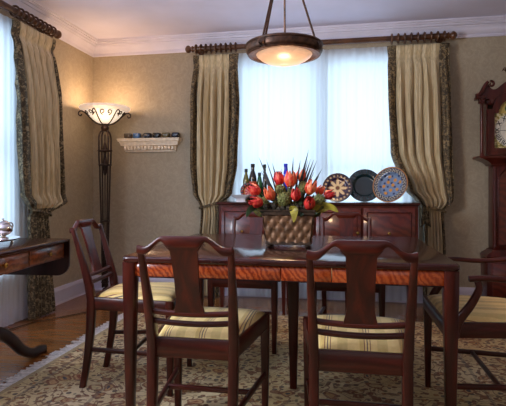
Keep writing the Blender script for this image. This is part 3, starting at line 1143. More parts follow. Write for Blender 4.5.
# bottles
def bottle(x, y, h, r, mat, label, neck=0.013, shoulder=0.62, lab=None, cap='black'):
    b = thing('bottle', (x, y, SZ), label, 'bottle', 'bottles on the sideboard')
    s = h * shoulder
    prof = [(r * 0.9, 0), (r, 0.006), (r, s), (r * 0.9, s + 0.018), (neck * 1.4, s + 0.055), (neck, s + 0.07), (neck, h - 0.03), (neck * 1.15, h - 0.028)]
    MB().lathe(prof, n=20).build('glass_body', mat, b)
    MB().lathe([(neck * 1.12, h - 0.030), (neck * 1.2, h - 0.028), (neck * 1.2, h), (neck * 1.0, h + 0.002)], n=16).build('cap', M[cap], b)
    if lab:
        MB().lathe([(r + 0.0008, s * 0.25), (r + 0.0012, s * 0.26), (r + 0.0012, s * 0.85), (r + 0.0008, s * 0.86)], n=20, caps=False).build('bottle_label', M['label_paper'], b)
    return b


bottle(-0.862, 4.45, 0.300, 0.030, M['glass_olive'], 'slim olive green bottle, leftmost of the bottles')
bottle(-0.795, 4.43, 0.345, 0.036, M['glass_dark'], 'tall dark bottle with an orange red label behind the small plate', lab=True, neck=0.016)
bottle(-0.735, 4.45, 0.265, 0.028, M['glass_green'], 'short green bottle right of the tall dark bottle')
bottle(-0.685, 4.44, 0.340, 0.022, M['glass_dark'], 'thin dark bottle with a black stopper left of the flowers', neck=0.012, shoulder=0.5)
bottle(-0.560, 4.45, 0.275, 0.030, M['glass_amber'], 'amber bottle behind the left side of the flowers')
bottle(-0.490, 4.44, 0.345, 0.024, M['glass_blue'], 'cobalt blue bottle showing above the tulips', neck=0.015, cap='glass_blue')

# ------------------------------------------------------------------ flower basket on the table
BX, BY = -0.258, 2.50
bk = thing('quilted_planter', (BX, BY, TZ), 'bronze quilted rectangular planter holding flowers on the dining table', 'planter')
def brect(ax, ay, z):
    return [Vector((sx * ax, sy * ay, z)) for sx, sy in ((-1, -1), (1, -1), (1, 1), (-1, 1))]
# shell with quilted faces
def quilt_face(side):
    def P(u, v):
        z = 0.022 + 0.122 * v
        k = 0.112 + 0.016 * v
        ky = 0.062 + 0.010 * v
        a, b = u * 5, v * 2.0
        p1, p2 = (a + b) % 1.0, (a - b) % 1.0
        puff = min(p1, 1 - p1) * min(p2, 1 - p2) * 4
        o_ = 0.009 * min(1, puff) ** 0.6
        if side in (0, 2):
            s = -1 if side == 0 else 1
            return Vector(((2 * u - 1) * k, s * (ky + o_), z))
        s = -1 if side == 3 else 1
        return Vector((s * (k + o_), (2 * u - 1) * ky, z))
    return P
mb = MB()
bk.scale = (0.97, 0.97, 1.12)
for sd in range(4):
    mb.grid(quilt_face(sd), 40 if sd in (0, 2) else 24, 24)
mb.loft([brect(0.108, 0.058, 0.020), brect(0.112, 0.062, 0.144)])
mb.build('quilted_body', M['basket'], bk, ang=75)
mb = MB()
mb.loft([brect(0.130, 0.074, 0.142), brect(0.138, 0.082, 0.148), brect(0.138, 0.082, 0.160), brect(0.143, 0.087, 0.163), brect(0.143, 0.087, 0.170), brect(0.128, 0.072, 0.170), brect(0.124, 0.068, 0.150)])
mb.build('rim', M['basket_rim'], bk, smooth=False)
MB().loft([brect(0.114, 0.064, 0.012), brect(0.118, 0.068, 0.014), brect(0.116, 0.066, 0.026), brect(0.112, 0.062, 0.028)]).build('base_band', M['basket_rim'], bk, smooth=False)
for sx in (-1, 1):
    for sy in (-1, 1):
        MB().lathe([(0.008, 0), (0.015, 0.004), (0.016, 0.010), (0.010, 0.018)], (sx * 0.100, sy * 0.050, 0), 14).build('foot', M['basket_rim'], bk)
mb = MB()
for v_ in range(5):
    for u_ in range(11):
        a, b = u_ / 10, v_ / 4
        if (u_ + v_) % 2 == 0 and 0 < a < 1:
            z = 0.022 + 0.122 * b
            k = 0.112 + 0.016 * b; ky = 0.062 + 0.010 * b
            mb.lathe([(0.0032, -0.001), (0.0032, 0.001), (0.0015, 0.003)], ((2 * a - 1) * k, -ky - 0.001, z), 8, 'y')
tag(mb.build('stud', M['brass'], bk), 'small brass studs at the quilting crossings', kind='stuff')
mb = MB()
rn = random.Random(4)
for i in range(240):
    x, y = rn.uniform(-0.12, 0.12), rn.uniform(-0.064, 0.064)
    r = rn.uniform(0.008, 0.016)
    z = 0.158 + rn.uniform(0, 0.03)
    mb.lathe([(r * 0.4, -r * 0.8), (r, 0), (r * 0.5, r * 0.8)], (x, y, z), 6)
tag(mb.build('moss_filler', M['moss'], bk), 'dark moss filling', kind='stuff')

FB = Vector((BX, BY, TZ + 0.160))


def orient(d):
    d = Vector(d).normalized()
    return d.to_track_quat('Z', 'Y').to_matrix()


def flower_pos(px, py, dy=0.0):
    """offset from the planter centre: dx to the right, dz above the rim"""
    return None


def tulip(dx, dy, dz, lean, size, mat, label):
    """bloom centre at (dx,dy,dz) from FB; lean = direction vector of the bloom"""
    root = thing('tulip', FB, label, 'tulip', 'orange red tulips in the planter')
    c = Vector((dx, dy, dz))
    d = Vector(lean).normalized()
    m = orient(d)
    base = c - d * size * 0.5
    st = catmull([(dx * 0.35, dy * 0.35, -0.02), (dx * 0.6, dy * 0.7, dz * 0.35), tuple(base - d * 0.02), tuple(base)], 4)
    MB().tube(st, 0.0026, 6).build('stem', M['stem'], root)
    rn = random.Random(label)
    mb = MB()
    for k in range(6):
        a0 = k * PI / 3 + (0.2 if k % 2 else 0)
        inner = 0.90 if k % 2 else 1.0
        def P(u, v, a0=a0, inner=inner, r1=rn.uniform(0.8, 1.25), tipx=rn.uniform(-0.25, 0.25)):
            h = v * size * (1.0 if inner == 1 else 1.05)
            rad = size * 0.40 * inner * (math.sin(PI * min(1, v * 0.84 + 0.10)) ** 0.7) + size * 0.10 * r1 * smoothstep(0.75, 1, v)
            wid = 0.62 * (1 - v ** 4 * 0.85) * (0.35 + 0.65 * math.sin(PI * min(1, v + 0.28) * 0.72))
            a = a0 + (u - 0.5) * 2 * wid + tipx * v * v
            ruff = 1 + 0.08 * math.sin(u * 9 + v * 14)
            return base + m @ Vector((math.cos(a) * rad * ruff, math.sin(a) * rad * ruff, h))
        mb.grid(P, 6, 10)
    mb.build('bloom', mat, root, solid=0.0012, ang=80)
    return root


# dx ~ (px-291)*0.0056  dz ~ (211-py)*0.0056
S = 0.0053
def fl(px, py, dy, lean, size, mat, label):
    return tulip((px - 289.5) * S, dy, (214 - py) * S, lean, size * 1.05, mat, label)


fl(256, 189, -0.03, (-0.75, -0.2, 0.55), 0.066, M['petal_red'], 'dark orange red tulip leaning far left, upper of the two lowest at the left edge')
fl(259, 201, -0.07, (-0.8, -0.4, 0.25), 0.066, M['petal_red'], 'red tulip drooping over the left corner of the planter rim')
fl(272, 193, -0.06, (-0.35, -0.4, 0.8), 0.066, M['petal'], 'orange tulip above the left half of the planter')
fl(279, 178, 0.02, (-0.2, -0.1, 1), 0.066, M['petal_red'], 'tall red tulip rising left of the centre, below the blue bottle')
fl(291, 179, -0.02, (0.05, -0.1, 1), 0.076, M['petal'], 'tallest bright orange tulip in the centre of the bouquet')
fl(300, 175, 0.05, (0.2, 0, 1), 0.062, M['petal'], 'orange tulip just right of the tallest one, partly behind the blades')
fl(297, 194, -0.07, (0.05, -0.4, 0.9), 0.060, M['petal_red'], 'small red tulip low in the middle of the bouquet')
fl(311, 187, -0.03, (0.35, -0.2, 0.9), 0.070, M['petal'], 'orange tulip upright right of the centre')
fl(310, 202, -0.075, (0.1, -0.6, 0.6), 0.068, M['petal_red'], 'crimson tulip low on the right above the planter rim')
fl(319, 190, 0.03, (0.5, 0, 0.8), 0.050, M['petal'], 'small orange tulip at the right of the bouquet')
fl(328, 194, 0.0, (0.9, -0.1, 0.45), 0.056, M['petal_red'], 'red tulip reaching furthest right towards the star plate')


def puff(px, py, dy, r, label):
    root = thing('hydrangea', FB, label, 'hydrangea', 'green hydrangea heads in the planter')
    c = Vector(((px - 289.5) * S, dy, (214 - py) * S))
    rn = random.Random(px)
    mb = MB()
    for i in range(90):
        z = 1 - 2 * (i + 0.5) / 90
        a = i * 2.39996
        q = math.sqrt(1 - z * z)
        p = c + Vector((q * math.cos(a), q * math.sin(a), z)) * r * rn.uniform(0.85, 1.05)
        s = r * 0.2
        m = orient(p - c)
        for k in range(4):
            t = k * PI / 2 + rn.uniform(0, 0.3)
            v4 = [p + m @ Vector(v) for v in ((0, 0, 0), (s * math.cos(t - 0.5), s * math.sin(t - 0.5), s * 0.3), (s * 1.3 * math.cos(t), s * 1.3 * math.sin(t), s * 0.4), (s * math.cos(t + 0.5), s * math.sin(t + 0.5), s * 0.3))]
            mb.bm.faces.new([mb.bm.verts.new(v) for v in v4])
    mb.lathe([(r * 0.5, -r * 0.7), (r * 0.85, 0), (r * 0.5, r * 0.7)], c, 10)
    mb.build('floret_head', M['hydrangea'], root, smooth=False)
    MB().tube([(c.x * 0.4, c.y * 0.5, -0.02), tuple(c - Vector((0, 0, r * 0.5)))], 0.003, 6).build('stem', M['stem'], root)


puff(286, 198, -0.055, 0.036, 'green hydrangea head left of centre above the planter rim')
puff(266, 201, -0.03, 0.026, 'green hydrangea head at the left end of the bouquet')
puff(303, 187, 0.01, 0.030, 'green hydrangea head between the tulips right of centre')
puff(319, 199, -0.04, 0.030, 'yellow green hydrangea head at the right end of the bouquet')
puff(281, 189, 0.0, 0.026, 'small green hydrangea head high between the left tulips')


def blade(px, py, dy, w, mat, label, name='grass_blade', curve=0.02, cat='dried grass', group='dark dried blades in the planter', px0=None):
    root = None
    e = Vector(((px - 289.5) * S, dy, (214 - py) * S))
    s = Vector((((px0 if px0 else 290.5 + (px - 290.5) * 0.35) - 290.5) * S, dy * 0.4, -0.02))
    mid = (s + e) / 2 + Vector((curve, 0, 0.01))
    pts = catmull([tuple(s), tuple(mid), tuple(e)], 8)
    k = len(pts)
    ws = [max(0.0008, w * math.sin(PI * (0.12 + 0.88 * i / (k - 1))) ** 0.8) for i in range(k)]
    o = MB().bar(pts, ws, [0.0014 + 0.0 * i for i in range(k)], up=(0, 1, 0.05), n=6).build(name, mat)
    o.location = FB
    return tag(o, label, cat, group)


BL = [(259, 157, 0.02, 'dark blade furthest left, above the tall dark bottle'),
      (263, 170, 0.0, 'dark blade leaning left at bottle height'),
      (293, 157, 0.03, 'tall thin dark blade left of centre rising over the orange tulip'),
      (287, 165, 0.04, 'short dark blade just left of the tallest tulip'),
      (300, 160, 0.03, 'dark blade right above the centre tulips'),
      (308, 150, 0.03, 'tallest dark blade, right of the centre'),
      (313, 160, 0.02, 'dark blade right of the tallest blade'),
      (309, 168, 0.05, 'broad dark blade in the bundle right of centre'),
      (321, 169, 0.02, 'thin dark blade leaning right'),
      (317, 176, 0.0, 'short dark blade leaning right behind the small orange tulip'),
      (268, 178, 0.02, 'short dark blade among the left tulips')]
for i, (px, py, dy, lb) in enumerate(BL):
    blade(px, py, dy, 0.012, M['spike'], lb, curve=(290 - px) * 0.0003)
rn = random.Random(21)
ORD = ['leftmost', 'second from the left', 'third from the left', 'fourth from the left', 'fifth from the left', 'sixth from the left', 'seventh from the left', 'rightmost']
for nm, lo, hi, cnt in (('in the bundle right of centre', 297, 320, 8), ('in the sparse bunch left of centre', 258, 284, 5)):
    for i in range(cnt):
        a = lo + (hi - lo) * (i + 0.5) / cnt + rn.uniform(-0.8, 0.8)
        o_ = 'rightmost' if i == cnt - 1 else ORD[i]
        blade(a, rn.uniform(158, 180), rn.uniform(0.02, 0.06), rn.uniform(0.007, 0.012), M['spike'], 'thin dark dried blade, ' + o_ + ' ' + nm, curve=(290 - a) * 0.0003)
# loose small foliage filling the bouquet
mb = MB()
for i in range(70):
    a = rn.uniform(254, 326)
    b = rn.uniform(184, 209) + abs(a - 290) * 0.12
    dy = rn.uniform(-0.06, 0.05)
    e = Vector(((a - 290.5) * S, dy, (214 - b) * S))
    st = Vector((e.x * 0.75, dy * 0.6, max(-0.01, e.z - 0.07)))
    k = 8
    pts = [st.lerp(e, q / (k - 1)) + Vector((0.012 * math.sin(q * 0.45) * (1 if i % 2 else -1), -0.006 * math.sin(q * 0.45), 0)) for q in range(k)]
    w_ = rn.uniform(0.014, 0.024)
    mb.bar(pts, [max(0.001, w_ * math.sin(PI * (0.06 + 0.94 * q / (k - 1)))) for q in range(k)], 0.0012, up=(rn.uniform(-0.6, 0.6), 1, rn.uniform(-0.3, 0.5)), n=6)
o = mb.build('foliage', M['foliage'])
o.location = FB
tag(o, 'mixed small green and olive foliage filling the bouquet in the planter', 'foliage', kind='stuff')
for px, py, dy, w, lb, mt in ((329, 207, -0.05, 0.030, 'large olive yellow leaf at the right end of the planter', 'yellow_leaf'),
                              (323, 197, -0.03, 0.026, 'yellow leaf under the small orange tulip at the right', 'yellow_leaf'),
                              (251, 205, -0.04, 0.026, 'dark green leaf spreading left over the planter rim', 'leaf'),
                              (263, 210, -0.09, 0.028, 'dark green leaf low at the left front of the planter', 'leaf'),
                              (305, 212, -0.10, 0.030, 'dark green leaf low at the right front of the planter', 'leaf'),
                              (284, 208, -0.09, 0.030, 'dark green leaf above the front rim left of the yellow leaf', 'leaf'),
                              (318, 211, -0.08, 0.026, 'dark green leaf below the yellow green hydrangea', 'leaf'),
                              (275, 203, -0.05, 0.03, 'dark green leaf below the left orange tulip', 'leaf'),
                              (258, 196, -0.01, 0.030, 'dark green leaf between the two leftmost tulips', 'leaf'),
                              (269, 186, 0.03, 0.028, 'dark green leaf standing behind the left orange tulip', 'leaf'),
                              (284, 184, 0.04, 0.030, 'dark green leaf behind the tallest tulip', 'leaf'),
                              (305, 182, 0.04, 0.030, 'dark green leaf behind the upright orange tulip', 'leaf'),
                              (314, 194, 0.01, 0.028, 'dark green leaf beside the right hydrangea', 'leaf'),
                              (291, 192, -0.04, 0.030, 'dark green leaf under the tallest tulip', 'leaf'),
                              (297, 205, -0.08, 0.030, 'dark green leaf beside the low small red tulip', 'leaf'),
                              (303, 200, -0.06, 0.026, 'dark green leaf between the two low red tulips', 'leaf')):
    blade(px, py, dy, w, M[mt], lb, name='leaf_spray', cat='leaf', group='leaves in the planter', curve=0.0)

def draped(pts, w, mat, label):
    p = catmull(pts, 8)
    k = len(p)
    o = MB().bar(p, [max(0.001, w * math.sin(PI * (0.1 + 0.9 * i / (k - 1))) ** 0.7) for i in range(k)], 0.0014, up=(0, 1, 0.6), n=6).build('leaf_spray', mat)
    o.location = FB
    return tag(o, label, 'leaf', 'leaves in the planter')
draped([(0.02, -0.05, 0.0), (0.03, -0.085, 0.035), (0.035, -0.105, 0.022), (0.034, -0.112, -0.03)], 0.046, M['yellow_leaf'], 'olive yellow leaf hanging over the front of the planter')
draped([(0.10, -0.03, 0.0), (0.16, -0.05, 0.05), (0.215, -0.06, 0.045), (0.25, -0.06, 0.02)], 0.040, M['yellow_leaf'], 'long olive yellow leaf reaching out over the right rim of the planter')
draped([(-0.10, -0.03, 0.0), (-0.15, -0.06, 0.05), (-0.19, -0.08, 0.03), (-0.21, -0.085, -0.01)], 0.036, M['leaf'], 'dark green leaf drooping over the left rim of the planter')

# ------------------------------------------------------------------ pendant lamp
PX, PY, PZ = -0.328, 2.888, 0.0
pd = thing('pendant_lamp', (PX, PY, 0), 'bronze pendant bowl lamp with glowing alabaster glass hanging over the table', 'pendant lamp')
mb = MB()
RZ = 1.872
mb.lathe([(0.158, RZ - 0.004), (0.164, RZ - 0.010), (0.190, RZ - 0.014), (0.194, RZ - 0.018), (0.212, RZ - 0.018), (0.218, RZ - 0.012), (0.216, RZ - 0.006), (0.224, RZ + 0.000),
          (0.228, RZ + 0.008), (0.226, RZ + 0.034), (0.231, RZ + 0.038), (0.231, RZ + 0.046), (0.222, RZ + 0.052), (0.190, RZ + 0.044), (0.158, RZ + 0.010), (0.158, RZ - 0.004)], n=56, caps=False)
mb.build('rim_band', M['bronze'], pd)
mb = MB()
mb.lathe([(0.168, RZ - 0.004), (0.160, RZ - 0.018), (0.138, RZ - 0.036), (0.108, RZ - 0.051), (0.072, RZ - 0.061), (0.036, RZ - 0.067), (0.0, RZ - 0.069)], n=48, caps=False)
mb.build('glass_bowl', M['alabaster'], pd, solid=0.004)
HUB = Vector((0.0, 0.0, 2.50))
for a in (R(335), R(95), R(241), R(246)):
    p = Vector((0.208 * math.cos(a), 0.208 * math.sin(a), RZ + 0.045))
    q = HUB + Vector((0.016 * math.cos(a), 0.016 * math.sin(a), 0))
    MB().tube([p, (p + q) / 2, q], 0.0062, 8).build('hanging_rod', M['bronze'], pd)
    m = Matrix.Rotation(a, 3, 'Z')
    mb = MB()
    mb.bar([m @ Vector((0.226, 0, RZ - 0.018)), m @ Vector((0.232, 0, RZ + 0.010)), m @ Vector((0.222, 0, RZ + 0.042)), m @ Vector((0.202, 0, RZ + 0.050))], 0.022, 0.008, up=(0, 0, 1))
    mb.lathe([(0.006, 0), (0.011, 0.006), (0.012, 0.012), (0.006, 0.020)], p - Vector((0, 0, 0.008)), 12)
    mb.build('rod_bracket', M['bronze'], pd)
mb = MB()
mb.lathe([(0.008, 2.47), (0.024, 2.485), (0.026, 2.505), (0.012, 2.520), (0.010, 2.535), (0.045, 2.575), (0.062, 2.590), (0.065, 2.605)], n=24)
mb.build('ceiling_canopy', M['bronze'], pd)


def bulb(name, loc, power, color, radius, parent=None, spot=False):
    l = bpy.data.lights.new(name, 'POINT')
    l.energy = power
    l.color = color
    l.shadow_soft_size = radius
    o = bpy.data.objects.new(name, l)
    o.location = loc
    COL.objects.link(o)
    if parent: o.parent = parent
    return o


bulb('pendant_bulb', (0, 0, RZ - 0.30), 15.0, (1.0, 0.66, 0.36), 0.07, pd)
bulb('pendant_upper_bulb', (0, 0, RZ + 0.02), 3.0, (1.0, 0.66, 0.38), 0.05, pd)

# ------------------------------------------------------------------ floor lamp
LX, LY = -2.276, 4.45
fl_ = thing('floor_lamp', (LX, LY, 0), 'tall iron torchiere floor lamp with glowing glass bowl in the left corner', 'floor lamp')
MB().lathe([(0.14, 0), (0.145, 0.012), (0.13, 0.024), (0.06, 0.034), (0.03, 0.06), (0.02, 0.09)], n=32).build('base', M['iron'], fl_)
MB().lathe([(0.006, 0.06), (0.006, 1.60)], n=12).build('pole', M['iron'], fl_)
for k in range(4):
    a = R(55 + 90 * k)
    ca, sa = math.cos(a), math.sin(a)
    pr = [(0.026, 0.10), (0.032, 0.4), (0.042, 0.8), (0.052, 1.15), (0.055, 1.28), (0.062, 1.34), (0.064, 1.50), (0.062, 1.58), (0.045, 1.625), (0.012, 1.645)]
    MB().tube(catmull([(r * ca, r * sa, z) for r, z in pr], 4), 0.0085, 8).build('side_rod', M['iron'], fl_)
for z, r in ((1.30, 0.066), (1.44, 0.072), (0.75, 0.050), (0.15, 0.038)):
    MB().lathe([(r * 0.8, z - 0.008), (r, z - 0.004), (r, z + 0.004), (r * 0.8, z + 0.008)], n=20).build('collar', M['iron'], fl_)
MB().lathe([(0.010, 1.20), (0.026, 1.26), (0.020, 1.34), (0.012, 1.40), (0.022, 1.46), (0.010, 1.52)], n=16).build('turned_knop', M['iron'], fl_)
MB().lathe([(0.02, 1.630), (0.035, 1.645), (0.040, 1.67), (0.030, 1.69), (0.036, 1.708)], n=24).build('bowl_cup', M['iron'], fl_)
mb = MB()
mb.lathe([(0.030, 1.705), (0.070, 1.720), (0.110, 1.746), (0.142, 1.780), (0.168, 1.808), (0.186, 1.830)], n=48, caps=False)
mb.build('glass_bowl', M['lamp_glass'], fl_, solid=0.004)
mb = MB()
rings = []
for r, z in ((0.184, 1.828), (0.205, 1.836), (0.228, 1.840), (0.238, 1.848), (0.240, 1.862), (0.232, 1.872), (0.218, 1.868)):
    rings.append([Vector(((r + 0.004 * math.cos(24 * t)) * math.cos(t), (r + 0.004 * math.cos(24 * t)) * math.sin(t), z)) for t in [2 * PI * q / 96 for q in range(96)]])
mb.loft(rings, caps=False)
mb.build('glass_rim', M['lamp_rim'], fl_, solid=0.004)
def spiral(cx, cz, r0, turns, start, dirn, n=22):
    return [(cx + r0 * (1 - 0.75 * i / n) * math.cos(start + dirn * turns * 2 * PI * i / n), cz + r0 * (1 - 0.75 * i / n) * math.sin(start + dirn * turns * 2 * PI * i / n)) for i in range(n + 1)]
for k in range(6):
    a = R(-90 + 60 * k)
    m = Matrix.Rotation(a, 3, 'Z')
    mb = MB()
    strap = catmull([(0.030, 0, 1.692), (0.085, 0, 1.712), (0.140, 0, 1.758), (0.176, 0, 1.795), (0.212, 0, 1.822), (0.240, 0, 1.812), (0.244, 0, 1.785), (0.224, 0, 1.775), (0.216, 0, 1.792)], 4)
    mb.tube([m @ Vector(p) for p in strap], 0.0062, 6)
    mb.build('scroll_strap', M['iron'], fl_)
    mb = MB()
    a2 = a + R(30)
    for sgn in (-1, 1):
        pts = spiral(0, 0, 0.026, 1.1, -PI / 2, sgn)
        path = []
        for (u, w) in pts:
            zz = 1.800 + w
            rr = 0.160 + 0.9 * (zz - 1.79) * 1.0 + 0.010
            ang = a2 + sgn * 0.17 + u / 0.18
            path.append((rr * math.cos(ang), rr * math.sin(ang), zz))
        mb.tube(path, 0.005, 6)
    mb.build('scroll_ornament', M['iron'], fl_)
bulb('floor_lamp_bulb', (0, 0, 1.90), 6.5, (1.0, 0.66, 0.40), 0.06, fl_)
bulb('floor_lamp_wall_fill', (0.09, -0.22, 1.70), 1.6, (1.0, 0.66, 0.40), 0.05, fl_)  # unseen point light added outside the bowl for the glow on the wall

# ------------------------------------------------------------------ plaster wall shelf with little cups
sx0, sx1 = -2.232, -1.612
sh = thing('wall_shelf', ((sx0 + sx1) / 2, YB, 1.45), 'cream plaster cornice shelf with dentils on the back wall', 'shelf')
hw = 0.335
prof = [(0.022, -0.002), (0.026, 0.012), (0.032, 0.016), (0.034, 0.056), (0.058, 0.060), (0.060, 0.072), (0.072, 0.100), (0.082, 0.104), (0.084, 0.120), (0.088, 0.122), (0.088, 0.132)]
rings = []
for d, z in prof:
    k = (hw - 0.088) + d
    rings.append([Vector((-k, -0.0005, z)), Vector((-k, -d, z)), Vector((k, -d, z)), Vector((k, -0.0005, z))])
MB().loft(rings).build('cornice', M['plaster'], sh, smooth=False)
for i in range(15):
    x = -0.255 + 0.51 * i / 14
    MB().box(x - 0.012, x + 0.012, -0.062, -0.030, 0.018, 0.054, 0.003).build('dentil', M['plaster'], sh)
cupc = [((84, 72, 58), 'brown'), ((74, 108, 150), 'blue'), ((34, 38, 54), 'navy'), ((26, 22, 22), 'black'), ((96, 84, 52), 'olive'), ((30, 26, 42), 'dark violet')]
pxs = [126, 135.3, 146, 155.6, 164.8, 174.5]
txt = ['brown square trinket cup, first from the left on the plaster shelf', 'blue square trinket cup, second from the left on the plaster shelf', 'navy square trinket cup, third on the plaster shelf',
       'black square trinket cup, fourth on the plaster shelf', 'olive square trinket cup, fifth on the plaster shelf', 'dark violet trinket cup, rightmost on the plaster shelf']
for i, ((c, nm), px) in enumerate(zip(cupc, pxs)):
    x = -2.150 + (px - 126) * (0.515 / 48.5)
    t = thing('trinket_cup', (x, YB - 0.047, 1.582), txt[i], 'cup', 'small cups on the plaster shelf')
    m = plain('glazed_%d' % i, c, 0.15, 40, rough=0.25)
    MB().loft([rrect(0.024, 0.024, 0.010, 0.0), rrect(0.034, 0.031, 0.012, 0.012), rrect(0.036, 0.032, 0.012, 0.046), rrect(0.032, 0.029, 0.011, 0.053),
               rrect(0.024, 0.022, 0.009, 0.053), rrect(0.020, 0.018, 0.008, 0.012)]).build('body', m, t)

# ------------------------------------------------------------------ longcase clock
CX, CY = 1.470, 4.50   # front plane of the hood
ck = thing('longcase_clock', (CX, YB - 0.022, 0), 'tall mahogany longcase clock with painted dial standing against the back wall', 'clock')
F_ = CY - (YB - 0.022)   # local y of front plane (negative)
K = M['clock_mahogany']
MB().box(-0.220, 0.220, F_ + 0.015, 0, 0.0, 0.07, 0.004).build('plinth', K, ck)
MB().box(-0.208, 0.208, F_ + 0.025, 0, 0.07, 0.46, 0.003).build('base', K, ck)
MB().box(-0.165, 0.165, F_ + 0.018, F_ + 0.026, 0.13, 0.41, 0.003).build('base_panel', M['panel_flame'], ck)
def rect_rings(spec, yb_=0.0):
    return [[Vector((-w, yb_, z)), Vector((-w, -d, z)), Vector((w, -d, z)), Vector((w, yb_, z))] for w, d, z in spec]
D0 = -F_
MB().loft(rect_rings([(0.212, D0 - 0.022, 0.46), (0.217, D0 - 0.015, 0.475), (0.200, D0 - 0.03, 0.495), (0.165, D0 - 0.045, 0.515), (0.156, D0 - 0.05, 0.53)])).build('base_moulding', K, ck, smooth=False)
MB().box(-0.148, 0.148, F_ + 0.055, -0.02, 0.53, 1.30, 0.003).build('trunk', K, ck)
pts = [(-0.105, 0.58), (0.105, 0.58), (0.105, 1.13)] + [(0.105 * math.cos(R(a)), 1.13 + 0.105 * math.sin(R(a))) for a in range(15, 180, 15)] + [(-0.105, 1.13)]
dr = MB().prism(pts, F_ + 0.042, F_ + 0.056).build('trunk_door', M['panel_flame'], ck)
pts2 = [(x * 1.06, (z - 0.85) * 1.03 + 0.85) for x, z in pts]
mb = MB(); pp = [(x, F_ + 0.044, z) for x, z in pts2] + [(pts2[0][0], F_ + 0.044, pts2[0][1])]
mb.tube(pp, 0.005, 6); mb.build('door_bead', K, dr)
for s in (-1, 1):
    MB().lathe([(0.012, 0.56), (0.010, 0.58), (0.009, 0.9), (0.010, 1.24), (0.013, 1.26)], (s * 0.135, F_ + 0.055, 0), 12).build('quarter_column', K, ck)
MB().loft(rect_rings([(0.165, D0 - 0.05, 1.27), (0.172, D0 - 0.045, 1.285), (0.200, D0 - 0.02, 1.305), (0.245, D0 + 0.005, 1.325), (0.278, D0 + 0.012, 1.335), (0.278, D0 + 0.012, 1.352)])).build('throat_moulding', K, ck, smooth=False)
# hood body: sides, back and an arched front frame round the dial
zh0, zh1 = 1.352, 1.80
MB().box(-0.215, -0.205, F_ + 0.03, 0, zh0, zh1).build('hood_side', K, ck, smooth=False)
MB().box(0.205, 0.215, F_ + 0.03, 0, zh0, zh1).build('hood_side', K, ck, smooth=False)
DZ = 1.571
dw, dh = 0.150, 0.150
# front door frame with arch opening (built as strip pairs)
def arch_outline(w, z0, zs_, n=18, r=None):
    r = r or w * 0.78
    pts = [(-w, z0), (-w, zs_)]
    pts += [(-r, zs_)]
    pts += [(r * math.cos(PI - PI * i / n), zs_ + r * math.sin(PI * i / n) ** 1.0) for i in range(1, n)]
    pts += [(r, zs_), (w, zs_), (w, z0)]
    return pts
inner = arch_outline(0.152, DZ - 0.152, DZ + 0.150, r=0.118)
outer = arch_outline(0.205, zh0 + 0.006, DZ + 0.185, r=0.165)
mb = MB()
bm = mb.bm
for ya, yb2 in ((F_ + 0.012, F_ + 0.034),):
    vi0 = [bm.verts.new((x, ya, z)) for x, z in inner]; vo0 = [bm.verts.new((x, ya, z)) for x, z in outer]
    vi1 = [bm.verts.new((x, yb2, z)) for x, z in inner]; vo1 = [bm.verts.new((x, yb2, z)) for x, z in outer]
    n_ = len(inner)
    for i in range(n_):
        j = (i + 1) % n_
        bm.faces.new((vi0[i], vi0[j], vo0[j], vo0[i])); bm.faces.new((vi1[j], vi1[i], vo1[i], vo1[j]))
        bm.faces.new((vi0[j], vi0[i], vi1[i], vi1[j])); bm.faces.new((vo0[i], vo0[j], vo1[j], vo1[i]))
mb.build('hood_door', K, ck, smooth=False)
for s in (-1, 1):
    mb = MB()
    mb.lathe([(0.016, zh0), (0.016, zh0 + 0.012), (0.010, zh0 + 0.02), (0.012, zh0 + 0.04), (0.011, 1.6), (0.009, 1.83), (0.014, 1.838), (0.016, 1.855)], (s * 0.258, F_ + 0.005, 0), 16)
    mb.build('hood_column', K, ck)
# pediment: cornice shelf + swan-neck board
def ped_top(x):
    q = abs(x)
    if q > 0.196: return 1.872 + 0.106 * smoothstep(0.300, 0.208, q)
    if q > 0.160: return 1.946 - 0.022 * smoothstep(0.196, 0.170, q)
    return 1.924 + 0.066 * smoothstep(0.160, 0.050, q)
def ped_bot(x):
    q = abs(x)
    if q > 0.185: return 1.845
    return 1.740 + 0.165 * math.sqrt(max(0, 1 - (q / 0.187) ** 2))
def ped_board(x0, x1, ya, yb2, dzt=0.0, n=40):
    rings = []
    for i in range(n + 1):
        x = x0 + (x1 - x0) * i / n
        t, b = ped_top(x) + dzt, max(ped_bot(x), 1.845 if abs(x) > 0.185 else 1.755)
        b = min(b, t - 0.012)
        rings.append([Vector((x, ya, b)), Vector((x, yb2, b)), Vector((x, yb2, t)), Vector((x, ya, t))])
    return rings
MB().loft(ped_board(-0.295, 0.295, F_ + 0.000, F_ + 0.035)).build('pediment', K, ck, smooth=False)
for s in (-1, 1):
    # cornice along the swan neck
    pth = []
    for i in range(15):
        q = 0.312 - (0.312 - 0.212) * i / 14
        z = 1.876 + 0.112 * smoothstep(0.296, 0.206, q)
        pth.append((s * q, F_ - 0.010, z))
    MB().bar(pth, 0.044, 0.026, up=(0, 0, 1), bev=0.5).build('swan_neck', K, ck, ang=50)
    mb = MB()
    cxs, czs = s * 0.186, 1.968
    sp = spiral(cxs, czs, 0.027, 0.95, PI * 0.6 if s < 0 else PI * 0.4, s, 26)
    mb.bar([(a, F_ - 0.012, b) for a, b in sp], 0.040, 0.010, up=(0, 1, 0), bev=0.3) if False else mb.tube([(a, F_ - 0.012, b) for a, b in sp], [0.012 - 0.004 * q_ / 26 for q_ in range(27)], 8)
    mb.build('scroll', K, ck)
    MB().box(s * 0.268 - 0.032, s * 0.268 + 0.032, F_ - 0.020, F_ + 0.10, 1.846, 1.874, 0.004).build('cornice_return', K, ck)
    MB().box(s * 0.258 - 0.024, s * 0.258 + 0.024, F_ - 0.006, F_ + 0.04, 1.805, 1.846, 0.003).build('frieze_block', K, ck)
